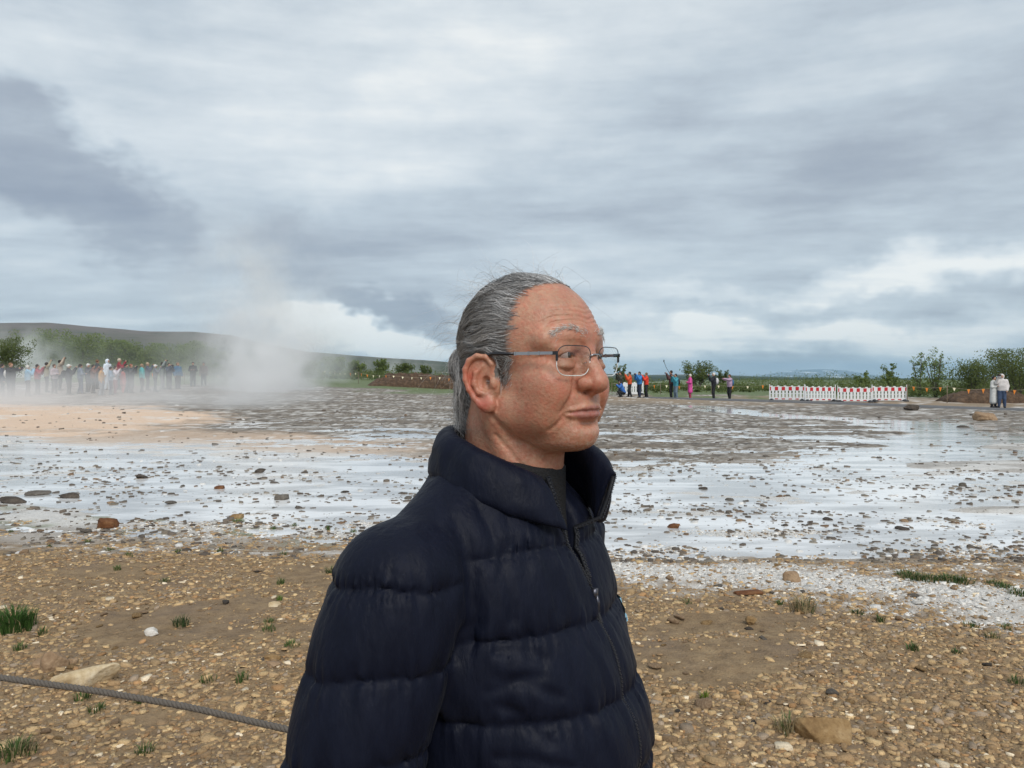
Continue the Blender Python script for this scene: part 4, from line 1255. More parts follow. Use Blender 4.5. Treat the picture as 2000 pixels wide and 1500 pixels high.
tuft(1376, 1364, 0.035, 0.05, 40, 'single bright yellow-green sprout in the gravel right of the man', 32, (0.15, 0.21, 0.03), 0.0)
tuft(1675, 1200, 0.10, 0.045, 90, 'dark grass tuft right of the dry clump', 33, (0.05, 0.08, 0.03), 0.35)
tuft(1524, 1182, 0.06, 0.04, 60, 'small green tuft left of the dry clump', 34, (0.07, 0.12, 0.03), 0.2)
tuft(545, 1172, 0.04, 0.045, 40, 'tiny bright sprout behind the cream stone', 35, (0.13, 0.20, 0.04), 0.0)
tuft(645, 1119, 0.13, 0.06, 110, 'grass tuft beside his upper arm at the gravel edge', 36, (0.055, 0.085, 0.03), 0.3)
tuft(352, 1222, 0.10, 0.07, 110, 'dark green tuft right of the small whitish stone', 37, (0.05, 0.08, 0.03), 0.25)
tuft(465, 1020, 0.14, 0.06, 90, 'green moss tuft in front of the mossy ochre rock', 38, (0.10, 0.15, 0.04), 0.1)
for i, (px, py) in enumerate([(95, 1069), (213, 1076), (250, 1088), (228, 1115), (322, 1137), (348, 1080), (548, 1140), (525, 1217), (525, 1232), (470, 1335), (268, 1377), (570, 1266), (37, 1268), (80, 1242), (187, 1391), (157, 1368),
                            (430, 1080), (553, 1084), (575, 1028), (533, 1034), (20, 1040), (170, 1060), (690, 1040), (640, 1035), (405, 1330), (280, 1470)]):
    tuft(px, py, 0.045 + 0.05 * (i * 37 % 10) / 10, 0.035 + 0.03 * (i * 53 % 10) / 10, 60, ('wide' if (i * 37 % 10) > 4 else 'narrow') + (' tall' if (i * 53 % 10) > 4 else ' low') + ' grass tuft ' + spot(px, py), 50 + i, (0.065, 0.115, 0.03), 0.25, 'small tufts left of the man')
for i, (px, py) in enumerate([(1870, 1278), (1940, 1247), (1988, 1338), (1785, 1272), (1900, 1225), (1340, 1180), (1720, 1215), (1965, 1230)]):
    tuft(px, py, 0.05 + 0.05 * (i * 37 % 10) / 10, 0.035 + 0.025 * (i * 53 % 10) / 10, 60, ('wide' if (i * 37 % 10) > 4 else 'narrow') + (' tall' if (i * 53 % 10) > 4 else ' low') + ' dull green tuft ' + spot(px, py), 90 + i, (0.06, 0.105, 0.03), 0.3, 'small tufts right of the man')
# ================================================================== spectators
skin2 = simple('skin_far', (0.46, 0.25, 0.16), 0.6, 0, 0.08, 20, attr=True)
cloth_cache = {}
def cloth(col):
    k = tuple(round(c, 3) for c in col)
    if k not in cloth_cache:
        cloth_cache[k] = simple('cloth_%d' % len(cloth_cache), col, 0.8, 0, 0.2, 7.0, 0.01)
    return cloth_cache[k]
def joints(pose, rng):
    J = dict(hip=[(0, -0.085, 0.90), (0, 0.085, 0.90)], knee=[(0.03, -0.10, 0.48), (0.03, 0.10, 0.48)], foot=[(-0.01, -0.12, 0.07), (-0.01, 0.12, 0.07)],
             sho=[(0, -0.175, 1.40), (0, 0.175, 1.40)], neck=(0, 0, 1.44), head=(0.015, 0, 1.60))
    st = rng.uniform(-0.08, 0.08)
    J['foot'] = [(-0.01 + st, -0.12, 0.07), (-0.01 - st, 0.12, 0.07)]
    E, W = {'down': ([(-0.03, -0.25, 1.12), (-0.03, 0.25, 1.12)], [(0.06, -0.25, 0.86), (0.06, 0.25, 0.86)]),
            'photo': ([(0.16, -0.24, 1.22), (0.16, 0.24, 1.22)], [(0.30, -0.07, 1.52), (0.30, 0.07, 1.52)]),
            'one': ([(0.14, -0.26, 1.26), (-0.03, 0.25, 1.12)], [(0.28, -0.16, 1.62), (0.10, 0.20, 0.90)]),
            'fold': ([(0.02, -0.25, 1.13), (0.02, 0.25, 1.13)], [(0.22, 0.02, 1.16), (0.22, -0.02, 1.16)]),
            'reach': ([(0.22, -0.22, 1.36), (0.22, 0.22, 1.36)], [(0.50, -0.10, 1.44), (0.50, 0.10, 1.44)]),
            'up': ([(0.10, -0.25, 1.52), (0.10, 0.25, 1.50)], [(0.20, -0.12, 1.78), (0.20, 0.12, 1.78)]),
            'crouch': ([(0.20, -0.24, 0.72), (0.20, 0.24, 0.72)], [(0.36, -0.07, 0.88), (0.36, 0.07, 0.88)])}[pose]
    J['elb'], J['wri'] = E, W
    if pose == 'crouch':
        J.update(hip=[(-0.12, -0.09, 0.36), (-0.12, 0.09, 0.36)], knee=[(0.24, -0.14, 0.42), (0.24, 0.14, 0.40)], foot=[(0.02, -0.13, 0.07), (0.02, 0.13, 0.07)],
                 sho=[(0.06, -0.17, 0.86), (0.06, 0.17, 0.86)], neck=(0.08, 0, 0.90), head=(0.13, 0, 1.04))
    return J
def person(px, d, yaw, jac, tro, label, pose='photo', H=1.70, hairc=(0.03, 0.02, 0.015), hood=False, coat=0.0, bag=None, wide=1.0, group='crowd', lift=0.0, hat=False, seed=0):
    rng = np.random.default_rng(seed + int(px))
    x = (px - 1000) / FPX * d
    z = float(ground_z(x, d)[0]) - 0.01 + lift
    if abs(x) > 20 and 34 < d < 44 and x > 0:      # those standing on the path
        z = float(z_base(np.array([x]), np.array([d]))[0]) + PATH_H + 0.025
    root = link('person', None, loc=(x, d, z), rot=(0, 0, yaw), label=label, cat='person', group=group)
    s = H / 1.72
    root.scale = (s * wide, s * wide, s)
    J = joints(pose, rng)
    h = 0.031
    lo, hi = (-0.42, -0.48, -0.02), (0.62, 0.48, 1.95)
    g = Sdf(lo, hi, h)
    hd = np.array(J['head'])
    def limbs(g, r):
        for q in (0, 1):
            g.chain([J['sho'][q], J['elb'][q], J['wri'][q]], [0.058 + r, 0.048 + r, 0.036 + r], 0.03)
    def legs(g, r):
        for q in (0, 1):
            g.chain([J['hip'][q], J['knee'][q], J['foot'][q]], [0.085 + r, 0.06 + r, 0.042 + r], 0.03)
    tor = [(np.array(J['hip'][0]) + np.array(J['hip'][1])) / 2, (np.array(J['sho'][0]) + np.array(J['sho'][1])) / 2 - np.array((0, 0, 0.06))]
    def torso(g, r):
        for q in (-1, 1):
            a, b_ = tor[0] + np.array((0, q * 0.06, 0.02)), tor[1] + np.array((0, q * 0.08, 0))
            g.chain([a, (a + b_) / 2 + np.array((0.01, 0, 0)), b_], [0.10 + r, 0.10 + r, 0.095 + r], 0.05)
    # body, one continuous surface
    torso(g, -0.01)
    limbs(g, -0.008)
    legs(g, -0.008)
    g.cap(J['neck'], hd, 0.052, 0.052, 0.03)
    g.ell(hd + np.array((0, 0, 0.01)), (0.092, 0.075, 0.112), 0.02)
    g.ell(hd + np.array((0.095, 0, -0.005)), (0.025, 0.02, 0.03), 0.02)
    for q in (0, 1):
        w, e = np.array(J['wri'][q]), np.array(J['elb'][q])
        dv = (w - e) / np.linalg.norm(w - e)
        g.cap(w, w + dv * 0.10, 0.040, 0.034, 0.02)
        f = np.array(J['foot'][q])
        g.cap(f + np.array((-0.04, 0, -0.02)), f + np.array((0.15, 0, -0.03)), 0.05, 0.042, 0.03)
    V, Q = g.surface()
    C = np.tile((0.47, 0.26, 0.17), (len(V), 1))
    C[V[:, 2] < 0.12] = (0.03, 0.03, 0.032)
    link('body', mesh('body', V, Q, skin2, C), root)
    g = Sdf(lo, hi, h)
    torso(g, 0.035)
    limbs(g, 0.022)
    if coat:
        for q in (0, 1):
            a = np.array(J['hip'][q]) + np.array((0, 0, 0.05))
            g.cap(a, a + np.array((0, 0.02 * (1 if q else -1), -coat)), 0.13, 0.15, 0.06)
    g.cap(np.array(J['neck']) + np.array((0, 0, -0.03)), np.array(J['neck']) + np.array((-0.01, 0, 0.03)), 0.085, 0.075, 0.03)
    if hood:
        g.ell(hd + np.array((-0.025, 0, 0.015)), (0.118, 0.108, 0.138), 0.03)
        g.ell(hd + np.array((0.115, 0, 0.0)), (0.07, 0.068, 0.085), 0.01, 'cut')
    V, Q = g.surface()
    link('jacket', mesh('jacket', V, Q, cloth(jac)), root)
    g = Sdf(lo, hi, h)
    legs(g, 0.022)
    g.ell(tor[0] + np.array((0, 0, -0.01)), (0.13, 0.175, 0.13), 0.05)
    V, Q = g.surface()
    link('trousers', mesh('trousers', V, Q, cloth(tro)), root)
    if not hood:
        g = Sdf(hd - 0.2, hd + 0.2, 0.016)
        g.ell(hd + np.array((-0.018, 0, 0.035)), (0.098, 0.090, 0.105), 0.02)
        g.ell(hd + np.array((0.085, 0, -0.035)), (0.085, 0.10, 0.088), 0.015, 'cut')
        if hat:
            g.cap(hd + np.array((0.05, 0, 0.07)), hd + np.array((0.13, 0, 0.062)), 0.045, 0.02, 0.02)
        V, Q = g.surface()
        link('cap' if hat else 'hair', mesh('hair', V, Q, cloth(hairc)), root)
    if pose in ('photo', 'reach', 'up', 'one', 'crouch'):
        w = (np.array(J['wri'][0]) + np.array(J['wri'][1])) / 2 if pose != 'one' else np.array(J['wri'][0])
        m = MB()
        m.box((w[0] + 0.10, w[1], w[2] + 0.05), (0.02, 0.16, 0.085))
        link('camera', m.data('camera', cloth((0.02, 0.02, 0.022))), root)
    if bag:
        g = Sdf((-0.5, -0.3, 0.8), (0.0, 0.3, 1.6), 0.024)
        g.ell((-0.20, 0, 1.18), (0.11, 0.15, 0.22), 0.03)
        V, Q = g.surface()
        link('backpack', mesh('backpack', V, Q, cloth(bag)), root)
    return root
K, DK, NAVY, JEAN = (0.012, 0.012, 0.014), (0.030, 0.031, 0.034), (0.018, 0.026, 0.055), (0.045, 0.070, 0.13)
def yaw_to(px, d, tx, ty):
    x = (px - 1000) / FPX * d
    return math.atan2(ty - d, tx - x)
POOL = (-15.0, 47.0)
GR = 'spectators on the right'
RIGHT = [
    (1212, 53, (0.045, 0.045, 0.032), DK, 'photo', 1.72, 'visitor in a dark olive jacket at the left end of the right-hand group', {}),
    (1215, 50.5, (0.03, 0.13, 0.42), K, 'crouch', 1.70, 'visitor in bright blue crouching in front of the group', {}),
    (1230, 52, (0.62, 0.085, 0.020), K, 'photo', 1.74, 'visitor in an orange-red jacket with arms raised, left of the one in blue', {}),
    (1249, 52, (0.035, 0.20, 0.50), NAVY, 'photo', 1.76, 'visitor in a bright blue jacket and dark trousers, between two in orange and red', {}),
    (1262.5, 52, (0.70, 0.045, 0.018), K, 'photo', 1.70, 'visitor in a red jacket and black leggings right of the one in blue', {'hairc': (0.18, 0.10, 0.05)}),
    (1311, 50, (0.080, 0.030, 0.028), K, 'photo', 1.84, 'tall visitor in a dark maroon jacket holding up a selfie stick', {'wide': 0.95}),
    (1320, 49.5, (0.045, 0.26, 0.33), (0.14, 0.19, 0.24), 'photo', 1.62, 'visitor in a teal jacket and grey-blue trousers with a dark backpack', {'bag': K}),
    (1348, 49.5, (0.62, 0.075, 0.30), (0.33, 0.045, 0.075), 'fold', 1.62, 'visitor in a bright pink top with white hair and a red skirt', {'hairc': (0.6, 0.57, 0.5), 'coat': 0.42}),
    (1394, 49, (0.012, 0.014, 0.020), K, 'photo', 1.72, 'white-haired visitor dressed all in black', {'hairc': (0.65, 0.62, 0.58), 'bag': (0.6, 0.6, 0.62)}),
    (1425, 48.5, (0.42, 0.29, 0.40), K, 'reach', 1.62, 'visitor in a pale lilac jacket and black trousers with a blue bag', {'bag': (0.03, 0.12, 0.25), 'hairc': (0.08, 0.04, 0.02)}),
]
for i, (px, d, jc_, tc_, po, H, lb, kw) in enumerate(RIGHT):
    person(px, d, yaw_to(px, d, *POOL) + (0.3 if i % 3 == 0 else -0.15), jc_, tc_, lb, po, H, group=GR, seed=i, **kw)
# selfie stick of the tall visitor
ss = at_px(1303, 735, 49.6)
m = MB()
m.tube([(0.35, 0, 0), (0.0, 0, 0.62), (-0.12, 0, 0.95)], 0.014, 6)
m.box((-0.14, 0, 1.02), (0.06, 0.03, 0.15))
link('selfie_stick', m.data('selfie_stick', cloth(K)), loc=(ss.x - 0.05, 49.7, float(ground_z(ss.x, 49.7)[0]) + 1.42), label='thin selfie stick held up above the visitor in maroon', cat='selfie stick')
# the couple on the path
person(1941, 39.6, R(-60), (0.55, 0.55, 0.53), K, 'dark-haired visitor in a long pale grey raincoat, left of the couple on the path', 'fold', 1.62, coat=0.62, group='couple on the path', hairc=(0.012, 0.010, 0.010), seed=3)
person(1957, 39.4, R(-115), (0.62, 0.58, 0.56), JEAN, 'visitor in white hooded jacket and blue jeans, right of the couple on the path', 'one', 1.72, hood=True, group='couple on the path', seed=4, wide=1.06)
# the crowd behind the steam on the left
GL_ = 'crowd on the left'
LEFT = [
    (4, 40, NAVY, K, 'down', 1.72, 'visitor in a navy coat cut by the left picture edge', {}),
    (21, 39.5, (0.016, 0.017, 0.022), DK, 'reach', 1.78, 'visitor in a black coat stretching both arms out to take a picture, far left', {'hairc': (0.22, 0.12, 0.06), 'bag': (0.62, 0.60, 0.56), 'wide': 1.12}),
    (54, 40.5, (0.27, 0.46, 0.60), DK, 'photo', 1.64, 'visitor in a light blue jacket with an arm raised', {'hairc': (0.62, 0.58, 0.52)}),
    (73, 41.5, (0.34, 0.050, 0.075), DK, 'photo', 1.66, 'visitor in a crimson jacket right of the light blue one', {}),
    (91, 44, (0.33, 0.29, 0.20), DK, 'up', 1.70, 'visitor in khaki holding both arms up high', {}),
    (106, 42.5, (0.46, 0.38, 0.40), DK, 'fold', 1.66, 'visitor in a pale mauve jacket with folded arms', {'hairc': (0.10, 0.06, 0.04)}),
    (117, 45.5, (0.40, 0.32, 0.25), K, 'up', 1.80, 'visitor in a tan jacket standing tall with raised arms behind the mauve one', {}),
    (134, 42, (0.020, 0.020, 0.024), K, 'photo', 1.68, 'visitor in a bulky black puffer jacket with a pale cap', {'hairc': (0.62, 0.60, 0.55), 'hat': True, 'wide': 1.2, 'bag': K}),
    (157, 43, (0.16, 0.20, 0.26), JEAN, 'fold', 1.66, 'visitor in a slate blue jacket and jeans right of the black puffer jacket', {'wide': 1.1}),
    (172, 44.5, (0.055, 0.06, 0.075), DK, 'photo', 1.70, 'visitor in a dark grey jacket with a white collar scarf', {'hairc': (0.6, 0.6, 0.58), 'hat': True}),
    (182, 43.5, (0.15, 0.055, 0.035), K, 'photo', 1.62, 'visitor in a russet jacket left of the ochre one', {}),
    (190, 47.5, (0.06, 0.065, 0.07), K, 'down', 1.82, 'tall visitor in dark grey behind the ochre jacket', {'hairc': (0.16, 0.09, 0.05)}),
    (198, 42.5, (0.52, 0.27, 0.075), (0.30, 0.31, 0.33), 'down', 1.58, 'visitor in an ochre orange jacket in the middle of the crowd', {'hairc': (0.18, 0.09, 0.04), 'wide': 1.1}),
    (210, 47, (0.66, 0.72, 0.78), (0.5, 0.55, 0.6), 'down', 1.88, 'visitor in a white hooded jacket standing above the crowd', {'hood': True}),
    (216, 42.3, (0.22, 0.29, 0.37), NAVY, 'fold', 1.56, 'visitor in a grey-blue jacket in front of the white hooded one', {}),
    (225, 43.5, (0.58, 0.52, 0.55), (0.22, 0.05, 0.07), 'photo', 1.60, 'visitor in a white and pink top beside the grey-blue jacket', {}),
    (233, 47, (0.24, 0.022, 0.035), K, 'photo', 1.92, 'tall visitor in a dark red jacket holding up a camera', {'hairc': (0.5, 0.42, 0.34)}),
    (240, 44, (0.42, 0.09, 0.085), (0.42, 0.10, 0.09), 'down', 1.40, 'short visitor in faded red below the dark red jacket', {'coat': 0.3}),
    (246, 45, (0.035, 0.045, 0.045), K, 'down', 1.70, 'visitor in a charcoal coat right of the dark red jacket', {'wide': 1.15}),
    (256, 44, (0.045, 0.050, 0.055), DK, 'photo', 1.66, 'visitor in a dark green-grey jacket with reddish hair', {'hairc': (0.25, 0.09, 0.05)}),
    (277, 45, (0.050, 0.36, 0.36), K, 'down', 1.66, 'visitor in a turquoise jacket in the misty right half of the crowd', {'hairc': (0.30, 0.2, 0.12)}),
    (288, 47, (0.06, 0.075, 0.11), K, 'photo', 1.70, 'visitor in dark blue just right of the turquoise jacket', {'hairc': (0.4, 0.3, 0.2)}),
    (303, 46, (0.14, 0.15, 0.17), DK, 'photo', 1.62, 'visitor in grey with a white cap, deep in the mist', {'hairc': (0.65, 0.63, 0.6), 'hat': True}),
    (317, 49, (0.20, 0.23, 0.22), (0.2, 0.2, 0.2), 'up', 1.74, 'visitor in a pale grey-green jacket with arms up in the mist', {}),
    (330, 49, (0.055, 0.07, 0.10), K, 'photo', 1.70, 'visitor in a dark slate jacket left of the blue jacket', {}),
    (347, 50, (0.035, 0.13, 0.24), DK, 'down', 1.70, 'visitor in a blue jacket near the right end of the crowd', {'wide': 1.15, 'hairc': (0.2, 0.12, 0.07)}),
    (377, 55, (0.022, 0.026, 0.026), K, 'fold', 1.74, 'visitor in a black coat standing alone right of the crowd', {}),
    (398, 56, (0.14, 0.115, 0.10), DK, 'down', 1.70, 'last visitor on the right of the crowd, brown and faint in the steam', {}),
]
for i, (px, d, jc_, tc_, po, H, lb, kw) in enumerate(LEFT):
    person(px, d, yaw_to(px, d, *POOL) + RNG.normal(0, 0.35), jc_, tc_, lb, po, H, group=GL_, seed=40 + i, **kw)
# ================================================================== the man in the navy jacket
MAN_A = R(41)                       # how far he turns from profile towards the camera
MAN_O = Vector((0.0226, 1.0, CAMZ)) # midpoint between his ears
man = link('person', None, loc=(MAN_O.x, MAN_O.y, 0), rot=(0, 0, -MAN_A),
           label='older man with tied-back grey hair, glasses and navy puffer jacket, standing close by', cat='person')
def man_part(name, me, parent=None):
    o = link(name, me, parent or man)
    if parent is None:
        o.location = (0, 0, CAMZ)
    return o

# ---- head, neck (local axes: x ahead, y to his left, z up, origin between the ears)
SLITS = []
def build_head():
    s = Sdf((-0.135, -0.112, -0.20), (0.135, 0.112, 0.152), 0.00125)
    s.ell((-0.002, 0, 0.046), (0.098, 0.0745, 0.087), 0.004)           # cranium
    s.ell((0.017, 0, 0.052), (0.070, 0.061, 0.058), 0.014)              # forehead
    s.cap((-0.030, 0, -0.02), (-0.042, 0, -0.20), 0.058, 0.062, 0.02)  # neck
    s.cap((0.0, 0, -0.055), (-0.012, 0, -0.20), 0.047, 0.05, 0.02)
    s.ell((0.042, 0, -0.016), (0.052, 0.058, 0.064), 0.02)             # face mass
    s.ell((0.030, 0, -0.030), (0.05, 0.062, 0.05), 0.02)
    for y in (-1, 1):
        s.cap((0.004, y * 0.054, -0.040), (0.074, y * 0.016, -0.064), 0.018, 0.015, 0.022)  # jaw
        s.ell((0.062, y * 0.044, -0.004), (0.026, 0.024, 0.022), 0.018)     # cheekbone
        s.ell((0.068, y * 0.040, -0.016), (0.022, 0.021, 0.021), 0.012)
        s.ell((0.057, y * 0.0455, -0.027), (0.024, 0.018, 0.022), 0.014)    # full cheek
        s.ell((0.052, y * 0.043, -0.043), (0.026, 0.019, 0.022), 0.014)     # jowl
        s.cap((0.084, y * 0.014, 0.053), (0.066, y * 0.052, 0.046), 0.0115, 0.010, 0.016)  # brow
        s.cap((-0.018, y * 0.060, -0.03), (0.026, y * 0.020, -0.19), 0.014, 0.010, 0.016)  # neck muscle
    s.ell((0.080, 0, -0.064), (0.0190, 0.027, 0.0180), 0.012)           # chin
    s.ell((0.050, 0, -0.074), (0.040, 0.036, 0.015), 0.016)            # under the chin
    s.ell((0.073, 0, -0.033), (0.0245, 0.032, 0.024), 0.012)           # mouth mass
    # eyes
    for y in (-1, 1):
        s.ell((0.100, y * 0.0325, 0.0275), (0.0155, 0.0185, 0.0115), 0.014, 'cut')
        s.ell((0.0745, y * 0.0325, 0.0275), (0.0150, 0.0158, 0.0142), 0.005)
        s.ell((0.083, y * 0.033, 0.0155), (0.010, 0.013, 0.006), 0.006)      # bag below the eye
        s.cap((0.087, y * 0.018, 0.0395), (0.077, y * 0.046, 0.0365), 0.0055, 0.006, 0.006)  # hooded lid
    # nose
    s.cap((0.0925, 0, 0.030), (0.1075, 0, -0.002), 0.0082, 0.0115, 0.012)
    s.ell((0.1065, 0, -0.0055), (0.0135, 0.0128, 0.0115), 0.006)
    for y in (-1, 1):
        s.ell((0.0935, y * 0.0148, -0.0055), (0.0135, 0.0092, 0.0090), 0.004)
        s.groove([(0.085, y * 0.0215, 0.006), (0.0820, y * 0.0248, -0.003), (0.0840, y * 0.0240, -0.0120), (0.092, y * 0.0190, -0.0160)], 0.0024, 0.0032)
        s.ell((0.0990, y * 0.0085, -0.0152), (0.0080, 0.0042, 0.0040), 0.002, 'cut')
    s.cap((0.1075, 0, -0.010), (0.0990, 0, -0.0175), 0.0040, 0.0040, 0.004)  # columella
    # lips
    up = [(0.0690, -0.0315, -0.0408), (0.0810, -0.0230, -0.0378), (0.0925, -0.0095, -0.0342), (0.0940, 0, -0.0346),
          (0.0925, 0.0095, -0.0342), (0.0810, 0.0230, -0.0378), (0.0690, 0.0315, -0.0408)]
    lo = [(0.0690, -0.0305, -0.0422), (0.0805, -0.0215, -0.0428), (0.0910, -0.0095, -0.0440), (0.0925, 0, -0.0445),
          (0.0910, 0.0095, -0.0440), (0.0805, 0.0215, -0.0428), (0.0690, 0.0305, -0.0422)]
    s.chain(s.snap(up, 0.0014, 1), [0.0010, 0.0042, 0.0055, 0.0050, 0.0055, 0.0042, 0.0010], 0.003)
    s.chain(s.snap(lo, 0.0014, 1), [0.0010, 0.0044, 0.0062, 0.0066, 0.0062, 0.0044, 0.0010], 0.003)
    gap = [(0.0670, -0.0355, -0.0428), (0.0710, -0.0330, -0.0417), (0.0850, -0.0235, -0.0398), (0.0955, -0.0095, -0.0380), (0.0970, 0, -0.0388),
           (0.0955, 0.0095, -0.0380), (0.0850, 0.0235, -0.0398), (0.0710, 0.0330, -0.0417), (0.0670, 0.0355, -0.0428)]
    s.groove(gap, 0.0015, 0.0042)
    s.ell((0.0985, 0, -0.0540), (0.009, 0.022, 0.0040), 0.009, 'cut')   # hollow above the chin
    # folds of an older face
    for y in (-1, 1):
        s.groove([(0.0830, y * 0.0255, -0.004), (0.0815, y * 0.0310, -0.016), (0.0755, y * 0.0375, -0.030), (0.070, y * 0.0410, -0.038)], 0.0034, 0.0036)
        s.groove([(0.0690, y * 0.0365, -0.0450), (0.0660, y * 0.0395, -0.053), (0.0630, y * 0.0415, -0.060)], 0.0028, 0.0026)
        s.groove([(0.0880, y * 0.017, 0.0185), (0.0870, y * 0.026, 0.0120), (0.0830, y * 0.036, 0.0095), (0.076, y * 0.047, 0.0115)], 0.0022, 0.0013)
        for q, dz in ((0, 0.0), (1, -0.006), (2, -0.012)):
            s.groove([(0.068, y * 0.0515, 0.027 + dz * 0.6), (0.056, y * 0.0600, 0.024 + dz * 1.4)], 0.0016, 0.0008)
        # neck and jaw creases
        s.groove([(0.0, y * 0.070, -0.045), (0.022, y * 0.062, -0.075), (0.05, y * 0.045, -0.094)], 0.004, 0.0025)
        s.groove([(0.000, y * 0.066, -0.070), (0.028, y * 0.050, -0.105), (0.040, y * 0.030, -0.13)], 0.003, 0.0016)
    # forehead lines: arches over both brows
    sl, (X, Y, Z) = s.win((0.02, -0.075, 0.05), (0.12, 0.075, 0.125))
    ay = np.abs(Y)
    for z0, amp, dep, w, y0, y1 in ((0.0630, 0.010, 0.0009, 0.0012, 0.006, 0.052), (0.0685, 0.0095, 0.0012, 0.0013, 0.002, 0.058),
                                    (0.0745, 0.008, 0.0012, 0.0013, -1, 0.058), (0.0810, 0.007, 0.0010, 0.0013, -1, 0.052), (0.0870, 0.006, 0.0008, 0.0014, -1, 0.046), (0.0925, 0.005, 0.0004, 0.0014, -1, 0.040)):
        zc = z0 + amp * (np.sin(np.clip((ay + 0.010) / 0.070, 0, 1.3) * math.pi) - 0.75) * 0.8 + 0.0003 * np.sin(Y * 210 + z0 * 900) - 0.006 * smooth(0.040, 0.065, ay)
        msk = smooth(y0 - 0.008, y0 + 0.006, ay) * (1 - smooth(y1 - 0.014, y1 + 0.006, ay))
        s.F[sl] += (dep * msk * np.exp(-((Z - zc) / w) ** 2)).astype(np.float32)
    # ears
    for y in (-1, 1):
        fl = R(24)
        e1 = Vector((math.cos(fl), -y * math.sin(fl), 0))       # towards the face
        nrm = Vector((math.sin(fl), y * math.cos(fl), 0))       # outward
        e1 = (e1 + Vector((0, 0, 0.16))).normalized()
        e2 = nrm.cross(e1) * (1 if y < 0 else -1)
        if e2.z < 0:
            e2 = -e2
        c = Vector((-0.0070, y * 0.0800, -0.004))
        def E(a, b, n=0.0):
            return tuple(c + e1 * a * 1.18 + e2 * b * 1.04 + nrm * n)
        rot = Matrix((e1, e2, nrm)).transposed()
        s.ell(E(-0.0005, 0.003, -0.0020), (0.0218, 0.0315, 0.0062), 0.004, rot=rot)
        s.ell(E(0.004, -0.004, -0.010), (0.013, 0.022, 0.011), 0.006, rot=rot)
        s.ell(E(0.0000, 0.007, 0.0060), (0.0150, 0.0215, 0.0042), 0.003, 'cut', rot=rot)
        hel = [E(0.010, 0.008, -0.001), E(0.0125, 0.019, 0.002), E(0.0075, 0.0285, 0.003), E(-0.002, 0.0315, 0.0035), E(-0.011, 0.0275, 0.004), E(-0.0165, 0.018, 0.0045),
               E(-0.0178, 0.006, 0.005), E(-0.0155, -0.006, 0.005), E(-0.0115, -0.017, 0.004), E(-0.006, -0.026, 0.003)]
        s.chain(hel, [0.0022, 0.0028, 0.0032, 0.0034, 0.0034, 0.0034, 0.0032, 0.0032, 0.0034, 0.0045], 0.0022)
        s.chain([E(0.003, 0.019, 0.001), E(-0.006, 0.012, 0.003), E(-0.009, 0.0, 0.004), E(-0.006, -0.011, 0.004), E(0.001, -0.0145, 0.003)], [0.002, 0.0030, 0.0032, 0.0032, 0.003], 0.003)
        s.ell(E(0.0035, -0.002, 0.0040), (0.0060, 0.0095, 0.0092), 0.002, 'cut', rot=rot)
        s.ell(E(0.0110, -0.004, 0.002), (0.0040, 0.0060, 0.0040), 0.003, rot=rot)          # tragus
        s.ell(E(0.0015, -0.0270, 0.0015), (0.0105, 0.0105, 0.0062), 0.005, rot=rot)        # lobe
        s.groove([E(0.0125, -0.018, 0.002), E(0.0128, -0.030, 0.001), E(0.0105, -0.036, 0.0)], 0.0022, 0.002)
    # slits between the lids
    for y in (-1, 1):
        sl_ = s.snap([(0.088, y * 0.0200, 0.0262), (0.089, y * 0.0265, 0.0280), (0.088, y * 0.0335, 0.0285), (0.086, y * 0.0400, 0.0272), (0.082, y * 0.0470, 0.0245)], 0.0, 1)
        s.chain(sl_, [0.0014, 0.0028, 0.0031, 0.0027, 0.0012], 0.0010, 'cut')
        SLITS.append(sl_)
    # skin texture relief
    V, Q = s.surface()
    keep = V[:, 2] > -0.198
    return V, Q, s
HV, HQ, HS = build_head()
HN = vnormals(HV, HQ)
